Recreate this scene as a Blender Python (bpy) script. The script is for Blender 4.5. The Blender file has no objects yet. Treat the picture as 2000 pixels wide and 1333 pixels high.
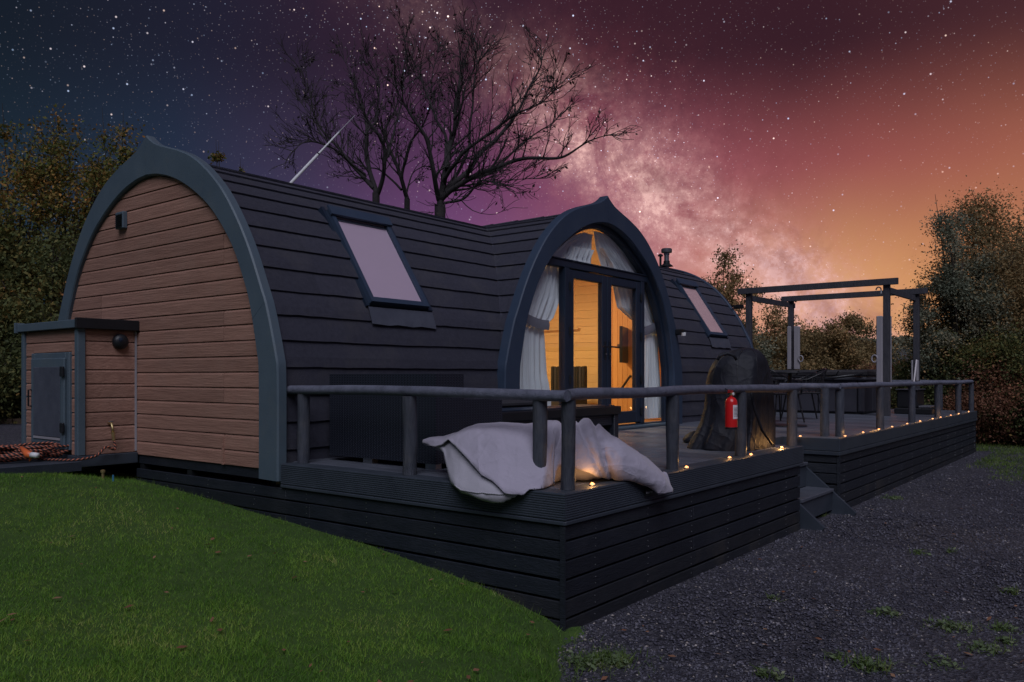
import bpy, math, random
import numpy as np
from mathutils import Vector, Matrix, noise as mnoise
random.seed(7); RNG = np.random.default_rng(11)
S = bpy.context.scene
COL = S.collection
PI = math.pi
R = math.radians

# ---------------------------------------------------------------- camera
AZ = 37.9497
CAM = (-3.796, -2.584, 1.455)
cd = bpy.data.cameras.new('camera'); cam = bpy.data.objects.new('camera', cd); COL.objects.link(cam)
cam.location = CAM; cam.rotation_euler = (R(90), 0, -R(90 - AZ))
cd.sensor_width = 36; cd.lens = 28.62; cd.shift_y = 0.03475
cd.clip_start = 0.05; cd.clip_end = 3000
S.camera = cam
sA, cA = math.sin(R(AZ)), math.cos(R(AZ))

def ray(px, py):
    rr = (px - 1000) / 1590.; u = -(py - 736) / 1590.
    return Vector((sA * rr + cA, -cA * rr + sA, u))
def on(px, py, ax, v):
    d = ray(px, py); t = (v - CAM[ax]) / d[ax]
    return Vector(CAM) + d * t
def at(px, depth, z=0.0):
    d = ray(px, 736); p = Vector(CAM) + d * depth; p.z = z
    return p
def at3(px, py, depth):
    return Vector(CAM) + ray(px, py) * depth

# ---------------------------------------------------------------- node helper
class NT:
    def __init__(s, tree): s.t = tree; s.n = tree.nodes; s.l = tree.links
    def node(s, typ, **kw):
        n = s.n.new(typ)
        for k, v in kw.items(): setattr(n, k, v)
        return n
    def link(s, a, b): s.l.new(a, b)
    def _in(s, sock, v):
        if v is None: return
        if isinstance(v, bpy.types.NodeSocket): s.l.new(v, sock)
        else:
            if isinstance(v, (tuple, list)) and len(v) == 3 and sock.type == 'RGBA': v = (*v, 1)
            sock.default_value = v
    def math(s, op, a, b=None, c=None, clamp=False):
        n = s.node('ShaderNodeMath', operation=op); n.use_clamp = clamp
        s._in(n.inputs[0], a); s._in(n.inputs[1], b)
        if c is not None: s._in(n.inputs[2], c)
        return n.outputs[0]
    def vmath(s, op, a, b=None, scale=None):
        n = s.node('ShaderNodeVectorMath', operation=op)
        s._in(n.inputs[0], a); s._in(n.inputs[1], b)
        if scale is not None: s._in(n.inputs['Scale'], scale)
        return n.outputs['Value'] if op in ('DOT_PRODUCT', 'LENGTH', 'DISTANCE') else n.outputs[0]
    def mix(s, f, a, b, blend='MIX'):
        n = s.node('ShaderNodeMix', data_type='RGBA', blend_type=blend)
        s._in(n.inputs[0], f); s._in(n.inputs[6], a); s._in(n.inputs[7], b)
        return n.outputs[2]
    def noise(s, vec, scale=5, detail=4, rough=.55, dist=0):
        n = s.node('ShaderNodeTexNoise'); s._in(n.inputs['Vector'], vec)
        n.inputs['Scale'].default_value = scale; n.inputs['Detail'].default_value = detail
        n.inputs['Roughness'].default_value = rough; n.inputs['Distortion'].default_value = dist
        return n.outputs['Fac']
    def ramp(s, f, stops, interp='LINEAR'):
        n = s.node('ShaderNodeValToRGB'); e = n.color_ramp.elements; n.color_ramp.interpolation = interp
        while len(e) < len(stops): e.new(0.5)
        for i, (p, c) in enumerate(stops):
            e[i].position = p; e[i].color = (*c, 1) if len(c) == 3 else c
        s._in(n.inputs[0], f)
        return n.outputs[0]
    def maprange(s, v, a, b, c=0, d=1, smooth=False):
        n = s.node('ShaderNodeMapRange'); n.clamp = True
        if smooth: n.interpolation_type = 'SMOOTHSTEP'
        s._in(n.inputs[0], v)
        for i, x in enumerate((a, b, c, d)): n.inputs[i + 1].default_value = x
        return n.outputs[0]
def srgb(*c):
    o = []
    for v in c:
        v /= 255.; o.append(v / 12.92 if v <= .04045 else ((v + .055) / 1.055) ** 2.4)
    return tuple(o)

# ---------------------------------------------------------------- world: starry dusk sky
W = bpy.data.worlds.new('World'); S.world = W; W.use_nodes = True
t = NT(W.node_tree)
for n in list(t.n): t.n.remove(n)
tc = t.node('ShaderNodeTexCoord')
D = t.vmath('NORMALIZE', tc.outputs['Generated'])
sep = t.node('ShaderNodeSeparateXYZ'); t.link(D, sep.inputs[0])
el = sep.outputs[2]
flat = t.vmath('NORMALIZE', t.vmath('MULTIPLY', D, (1, 1, 0)))
azr = t.vmath('DOT_PRODUCT', flat, (sA, -cA, 0)); azfw = t.vmath('DOT_PRODUCT', flat, (cA, sA, 0))
azf = t.math('ADD', t.math('DIVIDE', t.math('ARCTAN2', azr, azfw), 2 * PI), .5)   # 0.5 = straight ahead, 0/1 = behind
def st(px): # azimuth of a photo column as ramp position
    return math.atan2((px - 1000) / 1590., 1) / (2 * PI) + .5
low = t.ramp(azf, [(0, srgb(62, 66, 92)), (.25, srgb(40, 60, 82)), (st(0), srgb(34, 56, 72)), (st(330), srgb(50, 70, 106)), (st(600), srgb(78, 78, 122)),
                   (st(900), srgb(140, 94, 146)), (st(1200), srgb(180, 118, 138)), (st(1400), srgb(218, 156, 132)), (st(1650), srgb(236, 178, 116)),
                   (st(1900), srgb(222, 156, 100)), (.645, srgb(110, 92, 112)), (1, srgb(62, 66, 92))])
mid = t.ramp(azf, [(0, srgb(56, 58, 88)), (.25, srgb(32, 46, 66)), (st(0), srgb(30, 44, 58)), (st(330), srgb(37, 50, 72)), (st(600), srgb(64, 54, 82)),
                   (st(900), srgb(104, 62, 104)), (st(1200), srgb(124, 66, 92)), (st(1450), srgb(142, 76, 84)), (st(1700), srgb(160, 88, 84)),
                   (st(2000), srgb(168, 100, 82)), (.65, srgb(84, 72, 98)), (1, srgb(56, 58, 88))])
high = t.ramp(azf, [(0, srgb(46, 46, 72)), (.25, srgb(28, 36, 54)), (st(0), srgb(24, 32, 44)), (st(400), srgb(34, 34, 52)), (st(800), srgb(50, 32, 50)),
                    (st(1200), srgb(58, 32, 44)), (st(1600), srgb(58, 32, 42)), (st(2000), srgb(74, 42, 48)), (.66, srgb(58, 50, 70)), (1, srgb(46, 46, 72))])
eln = t.math('ADD', el, t.math('MULTIPLY', t.math('SUBTRACT', t.noise(D, 3, 3), .5), .07))
base = t.mix(t.maprange(eln, .06, .25, smooth=True), low, mid)
base = t.mix(t.maprange(eln, .21, .37, smooth=True), base, high)
# milky way band along a great circle
d1 = ray(1470, 540).normalized(); d2 = ray(840, 10).normalized(); nn = d1.cross(d2).normalized()
warp = t.math('MULTIPLY', t.math('SUBTRACT', t.noise(D, 5, 5, .6), .5), .10)
dist = t.math('ADD', t.vmath('DOT_PRODUCT', D, tuple(nn)), warp)
along = t.vmath('DOT_PRODUCT', D, tuple(d1))
bandw = t.math('EXPONENT', t.math('MULTIPLY', t.math('POWER', t.math('DIVIDE', dist, .085), 2), -1))
core = t.math('EXPONENT', t.math('MULTIPLY', t.math('POWER', t.math('DIVIDE', dist, .040), 2), -1))
fade = t.maprange(along, .915, .985, .06, 1)
cl = t.maprange(t.noise(D, 11, 9, .68, .6), .36, .68)
cl2 = t.maprange(t.noise(D, 48, 9, .75), .38, .70)
cl3 = t.maprange(t.noise(D, 120, 8, .8), .40, .66)
glow = t.math('MULTIPLY', t.math('MULTIPLY', core, fade), t.math('MULTIPLY', cl, t.math('ADD', t.math('MULTIPLY', t.math('MULTIPLY', cl2, cl3), 1.3), .30)))
halo = t.math('MULTIPLY', t.math('MULTIPLY', bandw, fade), t.math('ADD', t.math('MULTIPLY', cl2, .5), .25))
base = t.mix(t.math('MULTIPLY', halo, .62, clamp=True), base, srgb(205, 112, 122))
base = t.mix(t.math('MULTIPLY', glow, 2.6, clamp=True), base, srgb(248, 196, 190))
lw = t.math('MULTIPLY', t.math('SUBTRACT', t.noise(D, 14, 6, .65), .5), .06)
rift = t.math('EXPONENT', t.math('MULTIPLY', t.math('POWER', t.math('DIVIDE', t.math('ADD', dist, t.math('ADD', lw, -.012)), .011), 2), -1))
lane = t.math('MULTIPLY', t.math('MULTIPLY', bandw, fade), t.maprange(t.noise(t.vmath('ADD', D, (3.3, 1, 2)), 8, 8, .65, 1.0), .52, .68))
base = t.mix(t.math('MULTIPLY', lane, .5, clamp=True), base, srgb(112, 52, 66))
base = t.mix(t.math('MULTIPLY', t.math('MULTIPLY', rift, fade), .32, clamp=True), base, srgb(120, 60, 72))
base = t.mix(t.maprange(el, -.06, -.01), srgb(30, 32, 34), base)
# stars
def stars(scale, rad, thr, strength, offs=(0, 0, 0)):
    v = t.node('ShaderNodeTexVoronoi', voronoi_dimensions='3D', feature='F1')
    t._in(v.inputs['Vector'], t.vmath('ADD', t.vmath('MULTIPLY', D, (scale, scale, scale)), offs)); v.inputs['Scale'].default_value = 1
    sp = t.node('ShaderNodeSeparateColor'); t.link(v.outputs['Color'], sp.inputs[0])
    dot = t.math('SUBTRACT', 1, t.math('DIVIDE', v.outputs['Distance'], rad), clamp=True)
    br = t.math('POWER', t.maprange(sp.outputs[0], thr, 1), 2.5)
    k = t.math('MULTIPLY', t.math('POWER', dot, .8), t.math('MULTIPLY', br, strength))
    tint = t.mix(sp.outputs[1], srgb(190, 215, 255), srgb(255, 220, 200))
    return k, tint
sumc = base
lowfade = t.maprange(el, .05, .30, .10, 1)
dens = t.math('ADD', t.math('MULTIPLY', bandw, 1.5), .5)
for sc, rad, thr, stg, of in ((105, .125, .50, 3.4, (0, 0, 0)), (200, .16, .45, 1.4, (7, 3, 1)), (360, .24, .30, .6, (2, 9, 4))):
    k, tint = stars(sc, rad, thr, stg, of)
    k = t.math('MULTIPLY', t.math('MULTIPLY', k, lowfade), dens)
    n = t.node('ShaderNodeVectorMath', operation='SCALE'); t.link(tint, n.inputs[0]); t.link(k, n.inputs['Scale'])
    sumc = t.mix(1.0, sumc, n.outputs[0], 'ADD')
bg = t.node('ShaderNodeBackground'); t.link(sumc, bg.inputs[0]); bg.inputs[1].default_value = 0.9
wo = t.node('ShaderNodeOutputWorld'); t.link(bg.outputs[0], wo.inputs[0])
try:
    W.cycles.sampling_method = 'MANUAL'; W.cycles.sample_map_resolution = 512
except Exception: pass

# ---------------------------------------------------------------- light
sun = bpy.data.lights.new('dusk_light', 'SUN'); sun.energy = 1.75; sun.angle = R(40); sun.color = (.84, .86, 1.0)
so = bpy.data.objects.new('dusk_light', sun); COL.objects.link(so)
so.rotation_euler = Vector((.62, .50, -.95)).to_track_quat('-Z', 'Y').to_euler()
S.view_settings.view_transform = 'Standard'; S.view_settings.look = 'None'
S.view_settings.exposure = 0; S.view_settings.gamma = 1
S.render.engine = 'CYCLES'
S.cycles.max_bounces = 7; S.cycles.transparent_max_bounces = 12
S.cycles.sample_clamp_indirect = 3
S.cycles.use_denoising = True

# ---------------------------------------------------------------- materials
def mat(name, col, rough=.7, col2=None, nscale=6, stretch=(1, 1, 1), bump=0.15, bscale=None, bdist=.004, spec=.4,
        island=0.0, objrand=0.0, metal=0, detail=5, sheen=0, vc=None, grime=None):
    m = bpy.data.materials.new(name); m.use_nodes = True
    t = NT(m.node_tree); b = t.n['Principled BSDF']
    tc = t.node('ShaderNodeTexCoord'); v = t.vmath('MULTIPLY', tc.outputs['Object'], stretch)
    oi = t.node('ShaderNodeObjectInfo')
    v = t.vmath('ADD', v, t.vmath('MULTIPLY', t.node('ShaderNodeCombineXYZ').outputs[0], (0, 0, 0)))
    if objrand:
        cmb = t.node('ShaderNodeCombineXYZ')
        for i in range(3): t.link(t.math('MULTIPLY', oi.outputs['Random'], 37. + i * 11), cmb.inputs[i])
        v = t.vmath('ADD', v, cmb.outputs[0])
    f = t.noise(v, nscale, detail, .6)
    c = t.mix(t.maprange(f, .3, .7), col, col2 or tuple(x * .7 for x in col))
    if grime:
        g = t.noise(tc.outputs['Object'], grime[1], 6, .65)
        c = t.mix(t.math('MULTIPLY', t.maprange(g, .5, .72), grime[2]), c, grime[0])
    if island:
        g = t.node('ShaderNodeNewGeometry')
        c = t.mix(1, c, t.ramp(g.outputs['Random Per Island'], [(0, (1 - island,) * 3), (1, (1 + island,) * 3)]), 'MULTIPLY')
    if objrand:
        c = t.mix(1, c, t.ramp(oi.outputs['Random'], [(0, (1 - objrand,) * 3), (1, (1 + objrand,) * 3)]), 'MULTIPLY')
    t.link(c, b.inputs['Base Color']); b.inputs['Roughness'].default_value = rough
    b.inputs['Specular IOR Level'].default_value = spec; b.inputs['Metallic'].default_value = metal
    if sheen: b.inputs['Sheen Weight'].default_value = sheen
    if bump:
        bn = t.node('ShaderNodeBump'); bn.inputs['Strength'].default_value = bump; bn.inputs['Distance'].default_value = bdist * 5
        t.link(t.noise(v, bscale or nscale * 3, 6, .65), bn.inputs['Height']); t.link(bn.outputs[0], b.inputs['Normal'])
    return m
def emis(name, col, s):
    m = bpy.data.materials.new(name); m.use_nodes = True; b = m.node_tree.nodes['Principled BSDF']
    b.inputs['Emission Color'].default_value = (*col, 1); b.inputs['Emission Strength'].default_value = s
    b.inputs['Base Color'].default_value = (*col, 1)
    return m
M = {}
M['trim'] = mat('slate_blue_trim', (.088, .122, .152), .5, (.070, .100, .128), 3, bump=.12, bscale=60, grime=((.11, .13, .14), 5, .4))
M['trim_dark'] = mat('porch_trim', (.038, .058, .098), .5, (.030, .048, .082), 3, bump=.1, bscale=60, grime=((.06, .075, .10), 4, .35), spec=.3)
M['frame'] = mat('door_frame_plastic', (.018, .028, .050), .4, (.015, .024, .042), 3, bump=.05, bscale=80, spec=.3)
def cladding():
    m = mat('brown_cladding', (.36, .198, .148), .62, (.25, .132, .098), 5, (3, .5, 9), .5, 9, .003, .35, objrand=.13, detail=7, grime=((.30, .2, .16), 3, .25))
    return m
M['clad'] = cladding()
M['tile'] = mat('grey_roof_tile', (.052, .052, .076), .85, (.036, .036, .055), 30, bump=.9, bscale=160, bdist=.003, objrand=.10, grime=((.085, .08, .085), 3, .45))
M['flash'] = mat('flashing', (.085, .092, .12), .55, (.06, .066, .09), 5, bump=.2)
M['skirt'] = mat('black_stained_board', (.013, .017, .027), .6, (.007, .010, .016), 4, (2, 2, 10), .5, 12, .003, .45, objrand=.22, detail=7, grime=((.035, .038, .046), 2.5, .4))
M['skirt_low'] = mat('muddy_board', (.022, .024, .031), .7, (.013, .015, .02), 4, (2, 2, 10), .5, 12, .003, .3, objrand=.15, detail=7, grime=((.055, .050, .045), 3, .6))
def ribbed():
    m = bpy.data.materials.new('ribbed_composite'); m.use_nodes = True; t = NT(m.node_tree); b = t.n['Principled BSDF']
    tc = t.node('ShaderNodeTexCoord')
    f = t.noise(tc.outputs['Object'], 5, 6, .6)
    t.link(t.mix(t.maprange(f, .3, .7), (.045, .055, .072), (.03, .038, .052)), b.inputs['Base Color'])
    b.inputs['Roughness'].default_value = .5
    bn = t.node('ShaderNodeBump'); bn.inputs['Strength'].default_value = .3; bn.inputs['Distance'].default_value = .01
    t.link(f, bn.inputs['Height']); t.link(bn.outputs[0], b.inputs['Normal'])
    return m
M['rib'] = ribbed()
def deckmat():
    m = bpy.data.materials.new('grey_deck_board'); m.use_nodes = True; t = NT(m.node_tree); b = t.n['Principled BSDF']
    tc = t.node('ShaderNodeTexCoord'); oi = t.node('ShaderNodeObjectInfo')
    cmb = t.node('ShaderNodeCombineXYZ'); t.link(t.math('MULTIPLY', oi.outputs['Random'], 31.), cmb.inputs[1])
    v = t.vmath('ADD', t.vmath('MULTIPLY', tc.outputs['Object'], (14, 1.2, 14)), cmb.outputs[0])
    f = t.noise(v, 3, 7, .65)
    c = t.mix(t.maprange(f, .3, .7), (.125, .135, .165), (.075, .082, .105))
    c = t.mix(1, c, t.ramp(oi.outputs['Random'], [(0, (.82,) * 3), (1, (1.15,) * 3)]), 'MULTIPLY')
    t.link(c, b.inputs['Base Color']); t.link(t.maprange(t.noise(tc.outputs['Object'], 2, 4), .35, .65, .28, .55), b.inputs['Roughness'])
    bn = t.node('ShaderNodeBump'); bn.inputs['Strength'].default_value = .35; bn.inputs['Distance'].default_value = .008
    t.link(f, bn.inputs['Height']); t.link(bn.outputs[0], b.inputs['Normal'])
    return m
M['deck'] = deckmat()
M['log'] = mat('grey_painted_log', (.165, .17, .225), .6, (.11, .118, .16), 7, (3, 3, 3), .5, 20, .004, .35, objrand=.12, grime=((.045, .05, .065), 9, .6))
M['post'] = mat('dark_stained_post', (.068, .074, .094), .62, (.038, .042, .056), 7, (6, 6, 1), .6, 14, .004, .35, objrand=.15, grime=((.12, .11, .10), 9, .35))
M['black'] = mat('black_plastic', (.012, .013, .017), .45, (.009, .01, .012), 10, bump=.1)
M['blackmetal'] = mat('black_metal', (.015, .016, .02), .35, (.012, .012, .015), 10, bump=.05)
M['cover'] = mat('black_nylon_cover', (.013, .014, .022), .66, (.011, .012, .018), 8, bump=.15, bscale=60, bdist=.003, spec=.35)
M['bag'] = mat('grey_canvas', (.40, .365, .445), .9, (.35, .32, .39), 3, bump=.45, bscale=14, bdist=.008, spec=.15, sheen=.3, grime=((.36, .33, .40), 5, .4))
M['bag2'] = mat('pale_beanbag_liner', (.44, .42, .47), .9, (.38, .36, .41), 3, bump=.2, bscale=11, bdist=.006, spec=.15, grime=((.38, .37, .41), 5, .4))
M['red'] = mat('red_paint', (.62, .012, .012), .28, (.55, .01, .012), 4, bump=0, spec=.6)
M['white'] = mat('white_paint', (.72, .72, .72), .5, (.66, .66, .66), 6, bump=.05)
M['paper'] = mat('paper_label', (.70, .66, .68), .6, (.66, .6, .62), 40, bump=0)
M['cream'] = mat('pale_grey_screen', (.33, .31, .335), .6, (.28, .265, .29), 4, (3, 3, .6), .15, 10)
M['perg'] = mat('pergola_timber', (.066, .064, .078), .65, (.042, .042, .052), 5, (3, 3, .8), .4, 15, objrand=.1)
M['tub'] = mat('hot_tub_panel', (.048, .048, .062), .5, (.038, .038, .05), 4, bump=.15, bscale=30, objrand=.1)
M['tubcover'] = mat('hot_tub_vinyl_cover', (.040, .038, .042), .55, (.028, .027, .032), 5, bump=.3, bscale=12, grime=((.07, .065, .06), 4, .4))
M['tubside'] = mat('tub_rim', (.13, .135, .15), .4, (.1, .1, .12), 5)
M['curtain'] = mat('white_curtain', (.84, .88, .90), .9, (.77, .81, .83), 2, (4, 4, .6), .2, 20, spec=.1)
M['tie'] = mat('grey_tieback', (.22, .23, .27), .85, (.18, .19, .22), 8, bump=.2)
M['pine'] = mat('pine_lining', (.80, .60, .33), .55, (.72, .52, .27), 3, (3, .4, 6), .15, 12, spec=.3, objrand=.07)
M['pine_v'] = mat('orange_pine_board', (.64, .34, .13), .5, (.54, .27, .09), 3, (6, 6, .5), .2, 12, spec=.3, objrand=.12)
M['floor'] = mat('laminate_floor', (.38, .24, .13), .4, (.3, .18, .09), 3, (1, 5, 1), .1)
M['seat'] = mat('striped_grey_upholstery', (.035, .034, .04), .8, (.025, .024, .03), 10, bump=.2)
M['brass'] = mat('brass_tap', (.55, .42, .2), .35, (.45, .33, .16), 10, metal=.8)
M['orange'] = mat('orange_plastic', (.75, .16, .05), .4, (.7, .14, .04), 10, bump=0)
M['blue'] = mat('blue_plastic', (.05, .20, .33), .5, (.04, .17, .29), 10, bump=0)
M['steel'] = mat('steel', (.35, .36, .38), .35, (.28, .28, .3), 10, metal=.9)
def creased(m, scale, strength, dist):
    t = NT(m.node_tree); b = t.n['Principled BSDF']
    for l in list(b.inputs['Normal'].links): t.l.remove(l)
    tc = t.node('ShaderNodeTexCoord'); o = tc.outputs['Object']; h = None
    for k, (sc, w) in enumerate(((scale, 1), (scale * 2.3, .5), (scale * 5, .2))):
        v = t.vmath('ADD', o, (k * 3.1, 1.7 * k, k))
        r_ = t.math('MULTIPLY', t.math('POWER', t.math('SUBTRACT', 1, t.math('MULTIPLY', t.math('ABSOLUTE', t.math('SUBTRACT', t.noise(v, sc, 2, .4, .6), .5)), 6), clamp=True), 2), w)
        h = r_ if h is None else t.math('ADD', h, r_)
    bn = t.node('ShaderNodeBump'); bn.inputs['Strength'].default_value = strength; bn.inputs['Distance'].default_value = dist
    t.link(h, bn.inputs['Height']); t.link(bn.outputs[0], b.inputs['Normal'])
creased(M['cover'], 2.0, .40, .022); creased(M['bag'], 3.2, .35, .016)
M['bark'] = mat('grey_bark', (.040, .034, .034), .9, (.026, .022, .024), 8, (1, 1, .4), .6, 20, .01)
M['bark_brown'] = mat('brown_bark', (.06, .045, .035), .9, (.035, .028, .022), 8, (1, 1, .4), .6, 20, .01)
M['sleeper'] = mat('timber_sleeper', (.20, .14, .09), .85, (.13, .09, .06), 6, (1, 4, 1), .4)
M['bulb'] = emis('warm_bulb', (1, .42, .18), 1.7)
M['tilegrey'] = mat('slab', (.05, .055, .07), .7)
def leafmat(name, stops, rough=.6, clump=1.1, trans=.25):
    m = bpy.data.materials.new(name); m.use_nodes = True; t = NT(m.node_tree); b = t.n['Principled BSDF']
    g = t.node('ShaderNodeNewGeometry'); tc = t.node('ShaderNodeTexCoord')
    f = t.math('ADD', t.math('MULTIPLY', g.outputs['Random Per Island'], .5), t.math('MULTIPLY', t.maprange(t.noise(tc.outputs['Object'], clump, 5, .65), .36, .64), .5))
    c = t.ramp(f, stops)
    t.link(c, b.inputs['Base Color']); b.inputs['Roughness'].default_value = rough; b.inputs['Specular IOR Level'].default_value = .2
    tr = t.node('ShaderNodeBsdfTranslucent'); t.link(c, tr.inputs[0])
    mx = t.node('ShaderNodeMixShader'); mx.inputs[0].default_value = trans
    t.link(b.outputs[0], mx.inputs[1]); t.link(tr.outputs[0], mx.inputs[2]); t.link(mx.outputs[0], t.n['Material Output'].inputs[0])
    return m
M['grass'] = leafmat('lawn_grass', [(0, (.045, .11, .018)), (.3, (.095, .22, .030)), (.6, (.18, .33, .045)), (.85, (.30, .42, .075)), (1, (.50, .46, .18))], .6, .9, .35)
M['rough_grass'] = leafmat('rough_grass', [(0, (.06, .11, .02)), (.5, (.12, .19, .04)), (.85, (.20, .24, .08)), (1, (.30, .26, .14))], .7, 2, .3)
M['weed'] = leafmat('weed_leaf', [(0, (.07, .11, .05)), (.6, (.15, .20, .10)), (1, (.32, .34, .22))], .6, 3, .3)
M['leaf_autumn'] = leafmat('autumn_leaf', [(0, (0.051, 0.078, 0.028)), (.4, (0.125, 0.144, 0.033)), (.7, (0.306, 0.180, 0.051)), (1, (0.557, 0.237, 0.056))], .7, .7)
M['leaf_dark'] = leafmat('dark_leaf', [(0, (0.051, 0.068, 0.030)), (.5, (0.116, 0.131, 0.046)), (.8, (0.219, 0.171, 0.051)), (1, (0.437, 0.197, 0.076))], .7, .8)
M['leaf_grey'] = leafmat('grey_green_leaf', [(0, (0.101, 0.120, 0.086)), (.5, (0.216, 0.230, 0.157)), (.85, (0.345, 0.287, 0.187)), (1, (0.575, 0.432, 0.287))], .7, .8)
M['leaf_brown'] = leafmat('brown_leaf', [(0, (0.125, 0.107, 0.049)), (.5, (0.302, 0.212, 0.100)), (.85, (0.424, 0.247, 0.107)), (1, (0.600, 0.319, 0.125))], .7, .6)
M['leaf_copper'] = leafmat('copper_leaf', [(0, (0.115, 0.065, 0.042)), (.5, (0.253, 0.115, 0.070)), (1, (0.506, 0.230, 0.115))], .7, .8)
M['dry_leaf'] = leafmat('fallen_leaf', [(0, (.12, .05, .03)), (.5, (.26, .12, .07)), (1, (.42, .26, .16))], .7, 3)
M['twig'] = mat('twig', (.05, .04, .035), .9)
def groundmat(name, cols, scale, bump, bs, extra=None):
    m = bpy.data.materials.new(name); m.use_nodes = True; t = NT(m.node_tree); b = t.n['Principled BSDF']
    tc = t.node('ShaderNodeTexCoord'); o = tc.outputs['Object']
    f = t.math('ADD', t.math('MULTIPLY', t.noise(o, scale, 8, .7), .7), t.math('MULTIPLY', t.noise(o, scale * .07, 3), .3))
    c = t.ramp(f, cols)
    if extra:
        v = t.node('ShaderNodeTexVoronoi'); t._in(v.inputs['Vector'], o); v.inputs['Scale'].default_value = extra
        sp = t.node('ShaderNodeSeparateColor'); t.link(v.outputs['Color'], sp.inputs[0])
        c = t.mix(.75, c, t.ramp(sp.outputs[0], [(0, (.020, .020, .028)), (.5, (.055, .053, .070)), (.9, (.11, .105, .13)), (.985, (.16, .15, .16)), (1, (.35, .32, .30))]))
        bh = t.math('ADD', v.outputs['Distance'], t.noise(o, bs, 5, .6))
    else: bh = t.noise(o, bs, 6, .65)
    t.link(c, b.inputs['Base Color']); b.inputs['Roughness'].default_value = .85; b.inputs['Specular IOR Level'].default_value = .25
    bn = t.node('ShaderNodeBump'); bn.inputs['Strength'].default_value = bump; bn.inputs['Distance'].default_value = .02
    t.link(bh, bn.inputs['Height']); t.link(bn.outputs[0], b.inputs['Normal'])
    return m
M['gravel'] = groundmat('dark_gravel', [(.3, (.024, .023, .029)), (.5, (.045, .043, .052)), (.7, (.075, .070, .078))], 30, .9, 60, 55)
M['lawnbase'] = groundmat('lawn_soil', [(.3, (.03, .06, .014)), (.6, (.06, .11, .022)), (.75, (.10, .14, .04))], 8, .5, 30)
M['field'] = groundmat('field', [(.3, (.05, .065, .02)), (.5, (.10, .10, .04)), (.7, (.16, .13, .07))], 1.5, .6, 6)
M['hill'] = groundmat('far_hill', [(.3, (.05, .055, .06)), (.5, (.075, .08, .08)), (.7, (.12, .115, .11))], .3, .4, 1)
M['stone'] = leafmat('gravel_stone', [(0, (.026, .026, .036)), (.4, (.065, .062, .084)), (.75, (.13, .125, .155)), (.92, (.21, .20, .22)), (1, (.45, .40, .38))], .7, 4, 0)
M['pale'] = leafmat('pale_stone', [(0, (.16, .14, .13)), (.5, (.30, .26, .24)), (1, (.5, .45, .42))], .8, 4, 0)
def hosemat():
    m = bpy.data.materials.new('braided_rope'); m.use_nodes = True; t = NT(m.node_tree); b = t.n['Principled BSDF']
    at_ = t.node('ShaderNodeAttribute', attribute_name='run')
    sp = t.node('ShaderNodeSeparateXYZ'); t.link(at_.outputs['Vector'], sp.inputs[0])
    a = t.math('FRACT', t.math('ADD', t.math('MULTIPLY', sp.outputs[0], 28.), sp.outputs[1]))
    c = t.mix(t.math('GREATER_THAN', a, .62), (.012, .010, .012), (.45, .13, .07))
    t.link(c, b.inputs['Base Color']); b.inputs['Roughness'].default_value = .7
    return m
M['hose'] = hosemat()
def glassmat(name, tint=(1, 1, 1), gl=.9, base=.03):
    m = bpy.data.materials.new(name); m.use_nodes = True; t = NT(m.node_tree)
    t.n.remove(t.n['Principled BSDF'])
    g = t.node('ShaderNodeNewGeometry')
    cs = t.math('ABSOLUTE', t.vmath('DOT_PRODUCT', g.outputs['Normal'], g.outputs['Incoming']))
    fr = t.math('MULTIPLY', t.math('POWER', t.math('SUBTRACT', 1, cs, clamp=True), 5), .9)
    a = t.node('ShaderNodeBsdfTransparent'); a.inputs[0].default_value = (*tint, 1)
    b = t.node('ShaderNodeBsdfGlossy'); b.inputs['Roughness'].default_value = .01
    mx = t.node('ShaderNodeMixShader'); t.link(t.math('ADD', t.math('MULTIPLY', fr, gl), base), mx.inputs[0]); t.link(a.outputs[0], mx.inputs[1]); t.link(b.outputs[0], mx.inputs[2])
    t.link(mx.outputs[0], t.n['Material Output'].inputs[0])
    return m
M['glass'] = glassmat('window_glass', (.985, .99, .99))
M['blind_sky'] = mat('sky_reflection_blind', (.85, .55, .55), .8, (.82, .53, .53), 2, bump=0)  # pink sky reflection of the second skylight, put into the blind's colour
M['blind'] = mat('pale_pink_blind', (.56, .42, .53), .8, (.54, .41, .51), 2, bump=0)
def wickermat():
    m = bpy.data.materials.new('black_wicker'); m.use_nodes = True; t = NT(m.node_tree); b = t.n['Principled BSDF']
    tc = t.node('ShaderNodeTexCoord'); sp = t.node('ShaderNodeSeparateXYZ'); t.link(tc.outputs['Object'], sp.inputs[0])
    u = t.math('MULTIPLY', t.math('ADD', sp.outputs[0], sp.outputs[1]), 210.); v = t.math('MULTIPLY', sp.outputs[2], 340.)
    par = t.math('MULTIPLY', t.math('ROUND', t.math('FRACT', t.math('DIVIDE', u, 2 * PI))), PI)
    h = t.math('MULTIPLY', t.math('ABSOLUTE', t.math('SINE', t.math('MULTIPLY', u, .5))), t.math('SINE', t.math('ADD', v, par)))
    bn = t.node('ShaderNodeBump'); bn.inputs['Strength'].default_value = .6; bn.inputs['Distance'].default_value = .004
    t.link(h, bn.inputs['Height']); t.link(bn.outputs[0], b.inputs['Normal'])
    t.link(t.ramp(h, [(0, (.008, .010, .016)), (.6, (.026, .031, .048)), (1, (.07, .076, .11))]), b.inputs['Base Color'])
    b.inputs['Roughness'].default_value = .38
    return m
M['wicker'] = wickermat()

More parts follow.
